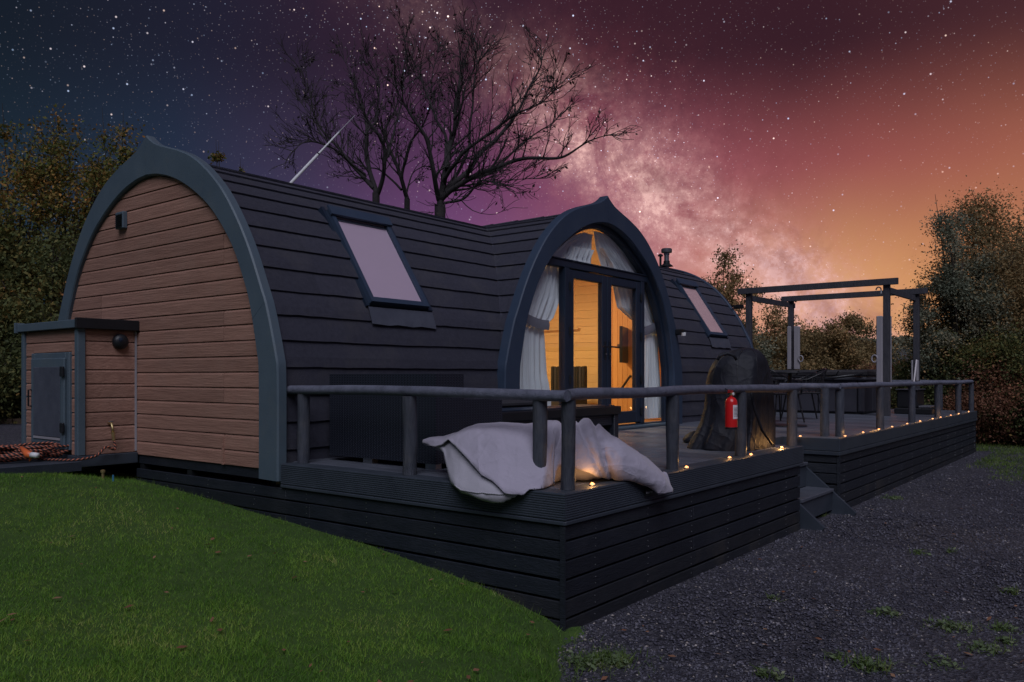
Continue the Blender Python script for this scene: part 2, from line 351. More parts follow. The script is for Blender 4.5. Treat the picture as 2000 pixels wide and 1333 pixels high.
# ---------------------------------------------------------------- mesh builder
class MB:
    def __init__(s): s.v = []; s.f = []
    def box(s, a, b, bevel=0):
        x0, y0, z0 = [min(p, q) for p, q in zip(a, b)]; x1, y1, z1 = [max(p, q) for p, q in zip(a, b)]
        if bevel:
            return s.bevbox(x0, y0, z0, x1, y1, z1, bevel)
        n = len(s.v)
        s.v += [(x0, y0, z0), (x1, y0, z0), (x1, y1, z0), (x0, y1, z0), (x0, y0, z1), (x1, y0, z1), (x1, y1, z1), (x0, y1, z1)]
        s.f += [(n, n + 3, n + 2, n + 1), (n + 4, n + 5, n + 6, n + 7), (n, n + 1, n + 5, n + 4), (n + 1, n + 2, n + 6, n + 5), (n + 2, n + 3, n + 7, n + 6), (n + 3, n, n + 4, n + 7)]
        return s
    def bevbox(s, x0, y0, z0, x1, y1, z1, b):
        b = min(b, (x1 - x0) * .45, (y1 - y0) * .45, (z1 - z0) * .45); n = len(s.v)
        # 24 verts: each corner three
        idx = {}
        for ix, x in enumerate((x0, x1)):
            for iy, y in enumerate((y0, y1)):
                for iz, z in enumerate((z0, z1)):
                    sx = b if ix == 0 else -b; sy = b if iy == 0 else -b; sz = b if iz == 0 else -b
                    for k, p in enumerate(((x, y + sy, z + sz), (x + sx, y, z + sz), (x + sx, y + sy, z))):
                        idx[ix, iy, iz, k] = len(s.v); s.v.append(p)
        q = lambda *a: s.f.append(tuple(idx[i] for i in a))
        for i in (0, 1):
            o = 1 if i else -1
            c = [(i, 0, 0, 0), (i, 1, 0, 0), (i, 1, 1, 0), (i, 0, 1, 0)]; q(*(c if o > 0 else c[::-1]))
            c = [(0, i, 0, 1), (0, i, 1, 1), (1, i, 1, 1), (1, i, 0, 1)]; q(*(c if o > 0 else c[::-1]))
            c = [(0, 0, i, 2), (1, 0, i, 2), (1, 1, i, 2), (0, 1, i, 2)]; q(*(c if o > 0 else c[::-1]))
        for i in (0, 1):
            for j in (0, 1):
                q((i, j, 0, 0), (i, j, 0, 1), (i, j, 1, 1), (i, j, 1, 0))
                q((i, 0, j, 0), (i, 0, j, 2), (i, 1, j, 2), (i, 1, j, 0))
                q((0, i, j, 1), (0, i, j, 2), (1, i, j, 2), (1, i, j, 1))
        for i in (0, 1):
            for j in (0, 1):
                for k in (0, 1): q((i, j, k, 0), (i, j, k, 1), (i, j, k, 2))
        return s
    def hexa(s, p):   # 8 points: bottom 4, top 4
        n = len(s.v); s.v += [tuple(q) for q in p]
        s.f += [(n, n + 3, n + 2, n + 1), (n + 4, n + 5, n + 6, n + 7), (n, n + 1, n + 5, n + 4), (n + 1, n + 2, n + 6, n + 5), (n + 2, n + 3, n + 7, n + 6), (n + 3, n, n + 4, n + 7)]
        return s
    def beam(s, p, q, w, h, up=(0, 0, 1)):
        p = Vector(p); q = Vector(q); d = (q - p).normalized(); sd = d.cross(Vector(up)).normalized(); u = sd.cross(d)
        c = []
        for e in (p, q):
            c += [e - sd * w / 2 - u * h / 2, e + sd * w / 2 - u * h / 2, e + sd * w / 2 + u * h / 2, e - sd * w / 2 + u * h / 2]
        return s.hexa(c)
    def tube(s, pts, r, n=8, caps=True):
        pts = [Vector(p) for p in pts]; m = len(pts)
        rr = r if isinstance(r, (list, tuple)) else [r] * m
        base = len(s.v); ref = None
        for i, p in enumerate(pts):
            d = (pts[min(i + 1, m - 1)] - pts[max(i - 1, 0)]).normalized()
            if ref is None: ref = Vector((0, 0, 1)) if abs(d.z) < .9 else Vector((1, 0, 0))
            a = (ref - d * ref.dot(d)).normalized(); ref = a; b = d.cross(a)
            for k in range(n):
                an = 2 * PI * k / n; s.v.append(tuple(p + (a * math.cos(an) + b * math.sin(an)) * rr[i]))
        for i in range(m - 1):
            for k in range(n):
                k2 = (k + 1) % n
                s.f.append((base + i * n + k, base + i * n + k2, base + (i + 1) * n + k2, base + (i + 1) * n + k))
        if caps:
            s.f.append(tuple(base + k for k in range(n))[::-1]); s.f.append(tuple(base + (m - 1) * n + k for k in range(n)))
        return s
    def lathe(s, prof, c=(0, 0, 0), n=24, axis='z'):
        base = len(s.v)
        for r_, z in prof:
            for k in range(n):
                a = 2 * PI * k / n
                if axis == 'z': p = (c[0] + r_ * math.cos(a), c[1] + r_ * math.sin(a), c[2] + z)
                elif axis == 'y': p = (c[0] + r_ * math.cos(a), c[1] - z, c[2] + r_ * math.sin(a))
                else: p = (c[0] + z, c[1] + r_ * math.cos(a), c[2] + r_ * math.sin(a))
                s.v.append(p)
        m = len(prof)
        for i in range(m - 1):
            for k in range(n):
                k2 = (k + 1) % n
                s.f.append((base + i * n + k, base + i * n + k2, base + (i + 1) * n + k2, base + (i + 1) * n + k))
        s.f.append(tuple(base + k for k in range(n))[::-1]); s.f.append(tuple(base + (m - 1) * n + k for k in range(n)))
        return s
    def grid(s, P, close_u=False):   # P[i][j] points
        base = len(s.v); ni = len(P); nj = len(P[0])
        for row in P: s.v += [tuple(p) for p in row]
        for i in range(ni - 1):
            for j in range(nj - (0 if close_u else 1)):
                j2 = (j + 1) % nj
                s.f.append((base + i * nj + j, base + i * nj + j2, base + (i + 1) * nj + j2, base + (i + 1) * nj + j))
        return s
    def prism(s, poly, axis, a, b):  # polygon in the two other axes, extruded along axis a..b
        n = len(poly); base = len(s.v)
        for e in (a, b):
            for (u, v) in poly:
                s.v.append({0: (e, u, v), 1: (u, e, v), 2: (u, v, e)}[axis])
        s.f.append(tuple(range(base, base + n))); s.f.append(tuple(range(base + 2 * n - 1, base + n - 1, -1)))
        for k in range(n):
            k2 = (k + 1) % n; s.f.append((base + k, base + n + k, base + n + k2, base + k2))
        return s
ORG = {}
def build(name, mb, m, parent=None, smooth=False, label=None, recalc=True, local=False):
    me = bpy.data.meshes.new(name)
    if parent is not None and not local:
        o0 = ORG[parent.name]; vs = [(x - o0[0], y - o0[1], z - o0[2]) for x, y, z in mb.v]
    else: vs = mb.v
    me.from_pydata(vs, [], mb.f); me.materials.append(m)
    if recalc:
        import bmesh
        bm = bmesh.new(); bm.from_mesh(me); bmesh.ops.recalc_face_normals(bm, faces=bm.faces); bm.to_mesh(me); bm.free()
    if smooth:
        me.polygons.foreach_set('use_smooth', [True] * len(me.polygons))
    o = bpy.data.objects.new(name, me); COL.objects.link(o)
    if parent is not None:
        o.parent = parent; ORG[o.name] = ORG[parent.name]
    else: ORG[o.name] = (0, 0, 0)
    if label: o['label'] = label
    return o
def auto_smooth(o, ang=35):
    me = o.data; me.polygons.foreach_set('use_smooth', [True] * len(me.polygons))
    try: me.set_sharp_from_angle(angle=R(ang))
    except Exception: pass
    return o
def thing(name, label, cat, loc=(0, 0, 0), group=None):
    o = bpy.data.objects.new(name, None); COL.objects.link(o); o.location = loc; o.empty_display_size = .2
    o['label'] = label; o['category'] = cat
    if group: o['group'] = group
    ORG[o.name] = tuple(loc)
    return o
def single(name, mb, m, label, cat, group=None, smooth=False, org=None):
    org = org or tuple(sum(c) / len(mb.v) for c in zip(*mb.v))
    vs = [(x - org[0], y - org[1], z - org[2]) for x, y, z in mb.v]; mb.v = vs
    o = build(name, mb, m, None, smooth); o.location = org
    o['label'] = label; o['category'] = cat
    if group: o['group'] = group
    return o
def structure(name, mb, m, smooth=False, kind='structure', label=None):
    o = build(name, mb, m, None, smooth, recalc=False); o['kind'] = kind
    if label: o['label'] = label
    return o
def fast_mesh(name, verts, faces, m, parent=None, kind=None, label=None, smooth=False):
    """verts Nx3 array, faces Kxn array"""
    me = bpy.data.meshes.new(name); n = faces.shape[1]; k = len(faces)
    if parent is not None: verts = verts - np.array(ORG[parent.name])
    me.vertices.add(len(verts)); me.vertices.foreach_set('co', verts.astype(np.float32).ravel())
    me.loops.add(k * n); me.loops.foreach_set('vertex_index', faces.astype(np.int32).ravel())
    me.polygons.add(k); me.polygons.foreach_set('loop_start', np.arange(0, k * n, n, dtype=np.int32))
    try: me.polygons.foreach_set('loop_total', np.full(k, n, dtype=np.int32))
    except Exception: pass
    me.update(calc_edges=True); me.materials.append(m)
    if smooth: me.polygons.foreach_set('use_smooth', [True] * k)
    o = bpy.data.objects.new(name, me); COL.objects.link(o)
    if parent is not None: o.parent = parent; ORG[o.name] = ORG[parent.name]
    if kind: o['kind'] = kind
    if label: o['label'] = label
    return o

def smooth_path(pts, sub=4):
    out = []
    for i in range(len(pts) - 1):
        p0, p1, p2, p3 = pts[max(i - 1, 0)], pts[i], pts[i + 1], pts[min(i + 2, len(pts) - 1)]
        for k in range(sub):
            u = k / sub; out.append(.5 * ((2 * p1) + (-p0 + p2) * u + (2 * p0 - 5 * p1 + 4 * p2 - p3) * u * u + (-p0 + 3 * p1 - 3 * p2 + p3) * u ** 3))
    out.append(pts[-1]); return out

# ---------------------------------------------------------------- ground
def smooth(a, b, x):
    x = np.clip((np.asarray(x, float) - a) / (b - a), 0, 1); return x * x * (3 - 2 * x)
def lawn_d(x, y):
    return -.5 * x + .866 * y + .03 * np.sin(3 * x + 1.3 * y) + .022 * np.sin(11 * x - 7 * y) + .015 * np.sin(23 * x + 17 * y) + .03
def H(x, y):
    x = np.asarray(x, float); y = np.asarray(y, float)
    d = lawn_d(x, y)
    z = np.where(d > 0, .05 * (1 - np.exp(-np.maximum(d, 0) / .1)) + .52 * (1 - np.exp(-.42 * np.maximum(d, 0))), .12 * d)
    z = np.maximum(z, -.12) + .17 * smooth(.15, -.9, x) * smooth(2.6, 4.4, y) + .07 * smooth(-.6, -2.2, x) * smooth(2.6, 4.4, y)
    z = z + .014 * np.sin(2.1 * x + .5) * np.sin(1.7 * y) * (d > .3)
    r = np.hypot(x - CAM[0], y - CAM[1])
    return z + 2.3 * smooth(17, 60, r) + 14 * smooth(90, 420, r)
def ground_sheet(name, xs, ys, zf, m, keep=None):
    X, Y = np.meshgrid(xs, ys, indexing='ij'); Z = zf(X, Y)
    V = np.stack([X.ravel(), Y.ravel(), Z.ravel()], 1); ni, nj = X.shape
    i, j = np.meshgrid(np.arange(ni - 1), np.arange(nj - 1), indexing='ij'); a = (i * nj + j).ravel()
    F = np.stack([a, a + nj, a + nj + 1, a + 1], 1)
    if keep is not None:
        cx = V[F].mean(1); F = F[keep(cx[:, 0], cx[:, 1])]
    o = fast_mesh(name, V, F, m, kind='structure', smooth=True); return o
far = np.concatenate([-np.geomspace(60, 1500, 24)[::-1], np.linspace(-58, 58, 90), np.geomspace(60, 1500, 24)])
ground_sheet('field', far, far, lambda x, y: H(x, y) - .15, M['field'])
ground_sheet('lawn', np.arange(-16, 12.01, .12), np.arange(-9, 22.01, .12), lambda x, y: H(x, y), M['lawnbase'],
             keep=lambda x, y: (lawn_d(x, y) > -.5) & ~((x > .2) & (x < 9.5) & (y > .3) & (y < 6.2)))
ground_sheet('gravel_ground', np.arange(-8, 22.01, .25), np.arange(-16, 3.01, .25), lambda x, y: 0 * x + .008 * np.sin(1.7 * x) * np.sin(2.3 * y), M['gravel'],
             keep=lambda x, y: (lawn_d(x, y) < .5))

def blades(name, pts, hgt, wid, m, lean=.5, kind='stuff', label=None, parent=None, zf=H):
    n = len(pts); x, y = pts[:, 0], pts[:, 1]; z = zf(x, y)
    a = RNG.uniform(0, 2 * PI, n); h = hgt * RNG.uniform(.5, 1.25, n) * (.85 + .30 * np.sin(x * 3.1 + 1.7 * np.sin(y * 2.3)) * np.sin(y * 3.7 + 1.3 * np.sin(x * 1.9)) + .18 * np.sin(x * 9 + y * 5) * np.sin(y * 11 - x * 4)); w = wid * RNG.uniform(.7, 1.3, n)
    la = RNG.uniform(0, 2 * PI, n); L = h * lean * RNG.uniform(0, 1, n) ** .7 * 1.6
    V = np.empty((n, 3, 3))
    V[:, 0] = np.stack([x - np.cos(a) * w, y - np.sin(a) * w, z - .004], 1)
    V[:, 1] = np.stack([x + np.cos(a) * w, y + np.sin(a) * w, z - .004], 1)
    V[:, 2] = np.stack([x + np.cos(la) * L, y + np.sin(la) * L, z + h * np.clip(1.1 - L / h * .55, .35, 1)], 1)
    F = np.arange(n * 3).reshape(n, 3)
    return fast_mesh(name, V.reshape(-1, 3), F, m, parent, kind, label)
def scatter_view(n, dmin, dmax, pxmin, pxmax, power=1.0):
    """points on the ground, denser close to the camera's place"""
    u = RNG.uniform(0, 1, n); d = dmin * (dmax / dmin) ** (u ** power)
    rr = (RNG.uniform(pxmin, pxmax, n) - 1000) / 1590.
    return np.stack([CAM[0] + d * (sA * rr + cA), CAM[1] + d * (-cA * rr + sA)], 1)
P = scatter_view(330000, 2.6, 12.5, -380, 1280, 1.15)
dd = lawn_d(P[:, 0], P[:, 1]); ok = (dd > RNG.uniform(-.10, .14, len(P))) & ~((P[:, 0] > -.01) & (P[:, 1] > 0) & (P[:, 1] < 6.6))
clump = np.array([mnoise.noise(Vector((p[0] * 2.2, p[1] * 2.2, 0))) for p in P[ok][::1]])
Pk = P[ok]
sel = RNG.uniform(0, 1, len(Pk)) < .72 + .5 * clump
blades('lawn_grass', Pk[sel], .034, .0021, M['grass'], .75)
# longer ragged grass along the lawn edge and against the boards
P = scatter_view(60000, 2.8, 9, -100, 1300); dd = lawn_d(P[:, 0], P[:, 1])
near = (dd < .16) & (P[:, 0] < .02) & (P[:, 1] < .0) & (RNG.uniform(0, 1, len(P)) < .75 * np.exp(np.minimum(dd, 0) * 3.6) * (.5 + .9 * (np.sin(P[:, 0] * 13 + P[:, 1] * 5) > 0)))
near2 = (P[:, 0] < -.005) & (P[:, 0] > -.10) & (P[:, 1] > .1) & (P[:, 1] < 5)
blades('edge_grass', P[near | near2], .050, .0024, M['rough_grass'], .8, zf=lambda x, y: np.maximum(H(x, y), 0))
# rough grass to the right beyond the far deck end
def gz(x, y): return 0 * x
P = np.stack([RNG.uniform(8, 26, 150000), RNG.uniform(-7, 3, 150000)], 1)
bound = (P[:, 0] - 10.6) - 2.2 * (P[:, 1] + .7) - 1.0 * np.sin(P[:, 0] * 1.7) * .5
edge = P[:, 0] - (11.4 + 2.15 * (P[:, 1] + .3) + .45 * np.sin(P[:, 1] * 5 + P[:, 0]) + .25 * np.sin(P[:, 0] * 9))
ok = (edge > RNG.uniform(-.5, .5, len(P))) & ((P[:, 1] < -.3) | (P[:, 0] > 14.3)) & (P[:, 0] > 8)
blades('rough_grass', P[ok], .075, .006, M['rough_grass'], .8, zf=gz)
# gravel stones
def stones(name, pts, size, m, zf=gz, flat=.55):
    n = len(pts)
    o = np.array([(1, 0, 0), (-1, 0, 0), (0, 1, 0), (0, -1, 0), (0, 0, 1), (0, 0, -1)], float)
    f = np.array([(0, 2, 4), (2, 1, 4), (1, 3, 4), (3, 0, 4), (2, 0, 5), (1, 2, 5), (3, 1, 5), (0, 3, 5)])
    V = o[None] * RNG.uniform(.55, 1.25, (n, 6, 1)); V += RNG.uniform(-.25, .25, (n, 6, 3))
    sc = size * RNG.uniform(.45, 1.25, n) ** 1.5
    a = RNG.uniform(0, 2 * PI, n); ca, sa = np.cos(a), np.sin(a)
    V[:, :, 2] *= flat
    x = V[:, :, 0] * ca[:, None] - V[:, :, 1] * sa[:, None] * .7; y = V[:, :, 0] * sa[:, None] + V[:, :, 1] * ca[:, None] * .7
    V = np.stack([x, y, V[:, :, 2]], 2) * sc[:, None, None]
    V[:, :, 0] += pts[:, 0][:, None]; V[:, :, 1] += pts[:, 1][:, None]; V[:, :, 2] += (zf(pts[:, 0], pts[:, 1]) + sc * .25)[:, None]
    F = (f[None] + (np.arange(n) * 6)[:, None, None]).reshape(-1, 3)
    return fast_mesh(name, V.reshape(-1, 3), F, m, kind='stuff')
P = scatter_view(64000, 2.9, 19, 1000, 2250, 1.0)
ok = (lawn_d(P[:, 0], P[:, 1]) < .04) & (P[:, 1] < .0) & ~((P[:, 0] > 12) & (P[:, 1] < -1.4))
Pg = P[ok]
dcam = np.hypot(Pg[:, 0] - CAM[0], Pg[:, 1] - CAM[1])
stones('gravel_chips', Pg, .0075 + .0009 * np.minimum(dcam, 9), M['stone'])
P = scatter_view(3000, 2.9, 12, 1000, 2150, 1.0)
ok = (lawn_d(P[:, 0], P[:, 1]) < .10) & (P[:, 1] < -.02) & (RNG.uniform(0, 1, len(P)) < .65)
stones('pale_chips', P[ok], .010, M['pale'])
P = scatter_view(1500, 3.0, 4.6, 1040, 1300); dd = lawn_d(P[:, 0], P[:, 1])
stones('edge_stones', P[(dd < .12) & (dd > -.22) & (P[:, 1] < 0) & (RNG.uniform(0, 1, len(P)) < .4)], .011, M['pale'])
# fallen leaves
def leaf_quads(c, size, normal_spread=1.0, up=0.0):
    n = len(c); nrm = RNG.normal(size=(n, 3)); nrm[:, 2] += up; nrm /= np.linalg.norm(nrm, axis=1)[:, None]
    r = RNG.normal(size=(n, 3)); u = np.cross(nrm, r); u /= np.linalg.norm(u, axis=1)[:, None]; v = np.cross(nrm, u)
    s = (size * RNG.uniform(.55, 1.35, n))[:, None]
    V = np.stack([c - u * s, c - v * s * .55 + nrm * s * .1, c + u * s, c + v * s * .55], 1)
    return V.reshape(-1, 3), np.arange(n * 4).reshape(n, 4)
P = scatter_view(700, 3, 12, -100, 2100)
ok = ~((P[:, 0] > -.05) & (P[:, 1] > -.02)) & (RNG.uniform(0, 1, len(P)) < .33); P = P[ok]
z = np.maximum(H(P[:, 0], P[:, 1]), 0) + .022
V, F = leaf_quads(np.column_stack([P, z]), .020, up=4); fast_mesh('fallen_leaves', V, F, M['dry_leaf'], kind='stuff')

# ---------------------------------------------------------------- cabin profiles
OUT = [(2.0, .66), (2.0, 1.45), (1.97, 1.65), (1.86, 2.0), (1.79, 2.15), (1.64, 2.45), (1.47, 2.72), (1.26, 2.98), (1.02, 3.19), (.79, 3.33), (.56, 3.42), (.34, 3.485), (.18, 3.535), (.08, 3.585), (0, 3.64)]
def dense(pts, n=80):
    """smooth resample (Catmull-Rom) by arc length"""
    pts = [np.array(p, float) for p in pts]; out = []
    for i in range(len(pts) - 1):
        p0 = pts[max(i - 1, 0)]; p1 = pts[i]; p2 = pts[i + 1]; p3 = pts[min(i + 2, len(pts) - 1)]
        for k in range(8):
            u = k / 8; out.append(.5 * ((2 * p1) + (-p0 + p2) * u + (2 * p0 - 5 * p1 + 4 * p2 - p3) * u * u + (-p0 + 3 * p1 - 3 * p2 + p3) * u ** 3))
    out.append(pts[-1]); out = np.array(out)
    s = np.concatenate([[0], np.cumsum(np.linalg.norm(np.diff(out, axis=0), axis=1))])
    q = np.linspace(0, s[-1], n)
    return np.stack([np.interp(q, s, out[:, 0]), np.interp(q, s, out[:, 1])], 1), s[-1]
INN = [(1.70, .664), (1.70, 1.45), (1.675, 1.65), (1.59, 2.0), (1.52, 2.18), (1.38, 2.45), (1.22, 2.66), (1.03, 2.85), (.82, 3.0), (.6, 3.12), (.4, 3.2), (.2, 3.25), (.08, 3.265), (0, 3.27)]
NA = 97
OUTD, _ = dense(OUT, NA); INND, _ = dense(INN, NA)
ROOF = [(1.90, .62), (1.90, 1.45), (1.87, 1.65), (1.77, 2.0), (1.70, 2.15), (1.56, 2.42), (1.395, 2.66), (1.195, 2.90), (.96, 3.10), (.72, 3.245), (.48, 3.345), (.25, 3.41), (.1, 3.445), (0, 3.46)]
ROOFD, RL = dense(ROOF, 400)
rs = np.linspace(0, RL, 400)
def rp(s): return (np.interp(s, rs, ROOFD[:, 0]), np.interp(s, rs, ROOFD[:, 1]))
def rn(s):
    a = rp(max(s - .02, 0)); b = rp(min(s + .02, RL)); tx, tz = b[0] - a[0], b[1] - a[1]; l = math.hypot(tx, tz); return (tz / l, -tx / l)
CY = 4.56; CX = 4.67
XE = 9.72
def wroof(z): return float(np.interp(z, ROOFD[:, 1], ROOFD[:, 0]))

cabin = thing('cabin', 'dark grey shingled barrel-roofed cabin with a glowing arched glass porch', 'cabin', (4.86, CY, .70))
def arch_pieces(name, outer, inner, n0, n1, plane, cx, pos0, pos1, m, parent, splits):
    """solid arch between outer/inner curves; plane 'x' (gable) or 'y' (porch)"""
    for sgn in (-1, 1):
        for k in range(len(splits) - 1):
            a, b = splits[k], splits[k + 1]
            mb = MB(); base = 0; g = .0016
            rows = []
            for i in range(a, b + 1):
                o = outer[i]; q = inner[i]
                e = g if i == a and a > 0 else (-g if i == b else 0)
                ring = []
                bv = .012
                dx, dz = o[0] - q[0], o[1] - q[1]; l = math.hypot(dx, dz); ux, uz = dx / l, dz / l
                for (w, z), p in (((q[0], q[1]), pos1), ((q[0], q[1]), pos0 + bv), ((q[0] + ux * bv, q[1] + uz * bv), pos0), ((o[0] - ux * bv, o[1] - uz * bv), pos0), ((o[0], o[1]), pos0 + bv), ((o[0], o[1]), pos1)):
                    ww = w + (0 if abs(w) > 1e-6 else 0)
                    zz = z - e
                    c = cx + sgn * max(ww, .001)
                    ring.append((p, c, zz) if plane == 'x' else (c, p, zz))
                rows.append(ring)
            mb.grid(rows, close_u=True)
            nj = 6
            mb.f.append(tuple(range(nj))); mb.f.append(tuple((b - a) * nj + j for j in range(nj)))
            auto_smooth(build(name, mb, m, parent), 30)
SPL = [0, 34, 69, 96]
OUTG = OUTD.copy(); OUTG[:, 0] = np.maximum(OUTG[:, 0] - .05 * np.minimum(OUTG[:, 0], 1), .0)
arch_pieces('arch_board', OUTG, INND, 0, 0, 'x', CY, -.025, .055, M['trim'], cabin, SPL)
# far gable: thin edge trim
FO = OUTD.copy(); FI = ROOFD[np.linspace(0, 399, NA).astype(int)].copy(); FI[:, 0] -= .08; FI[:, 1] -= .06; FI[:, 0] = np.maximum(FI[:, 0], .001)
FO2 = ROOFD[np.linspace(0, 399, NA).astype(int)].copy(); FO2[:, 0] += .028; FO2[:, 1] += .03; FO2[-1, 0] = 0.001
arch_pieces('edge_trim', FO2, FI, 0, 0, 'x', CY, XE - .02, XE + .05, M['trim_dark'], cabin, [0, 96])
# porch arch
PSC = 1.0
INP = INND.copy(); INP[:, 0] += .045 * np.minimum(INP[:, 0], 1); INP[:, 1] += np.maximum(0, INP[:, 1] - 3.0) * .12
arch_pieces('porch_arch', OUTD, INP, 0, 0, 'y', CX, 2.545, 2.66, M['trim_dark'], cabin, SPL)

# roof tiles ----------------------------------------------------
def surf(kind, sg, u, s, off):
    """point on a roof surface. kind 'm' main (sg -1 front, +1 rear), 'p' porch (sg -1 left, +1 right). u = running coordinate"""
    w, z = rp(s); nx, nz = rn(s)
    w += nx * off; z += nz * off
    if kind == 'm': return (u, CY + sg * w, z)
    return (CX + sg * w, u, z)
EXPO = .212
S0 = 0.06
rows = []
s = S0
while s < RL - .05:
    rows.append((s, min(s + EXPO, RL - .015))); s += EXPO
def tile_run(kind, sg, lo, hi, k, sa, sb, skip=None):
    """lo(s), hi(s): limits of the running coordinate"""
    L0, L1 = lo(sa), hi(sa)
    if L1 - L0 < .03: L0, L1 = lo(sa), max(hi(sa), lo(sa) + .03)
    length = L1 - L0; n = max(1, round(length / 1.32))
    off = (.5 if k % 2 else 0)
    cuts = [0.] + [min(max((i + off) / n, 0), 1) for i in range(0 if off else 1, n)] + [1.]
    cuts = sorted(set(cuts))
    for a, b in zip(cuts[:-1], cuts[1:]):
        if b - a < .01: continue
        m = max(2, int((b - a) * length / .07)); P_ = []
        sbm = sb + .02
        segs = 3
        lvl = [('u', sa, -.012), ('b', sa, .0)] + [(None, sa + (sbm - sa) * i / segs, None) for i in range(1, segs + 1)]
        rowsP = []
        for tag_, sv, o_ in lvl:
            pr = []
            for i in range(m + 1):
                f = a + (b - a) * i / m
                seed = k * 3.1 + f * length * 1.0
                wob = .007 * mnoise.noise(Vector((seed * 2.3, k * 1.7, sg))) + .005 * mnoise.noise(Vector((seed * 9, k, 3)))
                if tag_ == 'u': ss, of = sa + wob, -.004
                elif tag_ == 'b': ss, of = sa + wob, .021 + .003 * mnoise.noise(Vector((seed * 1.3, k * 5, 8)))
                else: ss, of = sv, .024 * (1 - (sv - sa) / (sbm - sa)) + .001
                ss = min(ss, RL - .002)
                u = lo(ss) + (hi(ss) - lo(ss)) * f
                gap = .0012
                if i == 0 and a > 0: u += gap
                if i == m and b < 1: u -= gap
                pr.append(surf(kind, sg, u, ss, of))
            rowsP.append(pr)
        mb = MB(); mb.grid(rowsP)
        yield mb
def zs(s): return rp(s)[0]
X0 = .05
sky1 = (1.02, 1.84, 2.08, 2.99); sky2 = (8.02, 8.78, 2.08, 2.99)
SLO = float(np.interp(2.09, ROOFD[:, 1], rs)); SHI = float(np.interp(2.94, ROOFD[:, 1], rs))
def add_tiles():
    for k, (sa, sb) in enumerate(rows):
        hit = sa < SHI - .02 and sb > SLO + .03
        if hit:
            for mb in tile_run('m', -1, lambda s: X0, lambda s: 1.08, k, sa, sb): yield mb
            for mb in tile_run('m', -1, lambda s: 1.77, lambda s: CX - zs(s) - .003, k, sa, sb): yield mb
            for mb in tile_run('m', -1, lambda s: CX + zs(s) + .003, lambda s: 8.10, k + 3, sa, sb): yield mb
            for mb in tile_run('m', -1, lambda s: 8.72, lambda s: XE - .02, k + 3, sa, sb): yield mb
        else:
            for mb in tile_run('m', -1, lambda s: X0, lambda s: CX - zs(s) - .003, k, sa, sb): yield mb
            for mb in tile_run('m', -1, lambda s: CX + zs(s) + .003, lambda s: XE - .02, k + 3, sa, sb): yield mb
        for mb in tile_run('m', 1, lambda s: X0, lambda s: XE - .02, k + 7, sa, sb): yield mb
        for sg in (-1, 1):
            for mb in tile_run('p', sg, lambda s: 2.64, lambda s: CY - zs(s) - .003, k, sa, sb): yield mb
for mb in add_tiles():
    o = build('roof_tile', mb, M['tile'], cabin, smooth=False, recalc=False)
# roof deck (closed shell under tiles) and lining
def shell(off, name, m):
    ss = np.linspace(0, RL - .001, 60)
    mb = MB()
    for kind, sg, lo, hi in (('m', -1, lambda s: .05, lambda s: CX - zs(s)), ('m', -1, lambda s: CX + zs(s), lambda s: XE), ('m', 1, lambda s: .05, lambda s: XE), ('p', -1, lambda s: 2.64, lambda s: CY - zs(s)), ('p', 1, lambda s: 2.64, lambda s: CY - zs(s))):
        mb.grid([[surf(kind, sg, lo(s) + (max(hi(s), lo(s) + .001) - lo(s)) * f, s, off) for f in (0, .5, 1)] for s in ss])
    build(name, mb, m, cabin, recalc=False)
shell(-.008, 'roof_deck', M['tile'])
shell(-.07, 'ceiling_lining', M['pine'])
# ridge caps
mb = MB()
for x0 in np.arange(.1, XE - .3, .42):
    z = 3.46
    pr = [(-.10, z - .010), (-.055, z + .022), (0, z + .040), (.055, z + .022), (.10, z - .010)]
    mb = MB(); x1 = min(x0 + .435, XE)
    mb.grid([[(x0, CY + a, b + .008) for a, b in pr], [(x1, CY + a, b) for a, b in pr]])
    mb.grid([[(x0, CY + a, b + .008) for a, b in pr], [(x0, CY + a, b - .03) for a, b in pr]])
    build('ridge_cap', mb, M['tile'], cabin, recalc=False)
for y0 in np.arange(2.66, CY - .2, .42):
    mb = MB(); y1 = min(y0 + .435, CY)
    mb.grid([[(CX + a, y0, b + .008) for a, b in pr], [(CX + a, y1, b) for a, b in pr]])
    build('ridge_cap', mb, M['tile'], cabin, recalc=False)
# valley strips
for sg in (-1, 1):
    ss = np.linspace(.1, RL - .05, 50); mb = MB(); P_ = []
    for s_ in ss:
        w, z = rp(s_); nx, nz = rn(s_)
        c = Vector((CX + sg * w, CY - w, z))
        P_.append([c + Vector((-.035 * -sg * -1 * 1, -.0, 0)) * 1 + Vector((sg * -0.0, -.004, .004)), c + Vector((0, -.012, .006)) + Vector((sg * .012, 0, 0)), c + Vector((0, -.035, .0)) + Vector((sg * .004, 0, .004))])
    mb.grid(P_); build('valley_strip', mb, M['tile'], cabin, recalc=False)

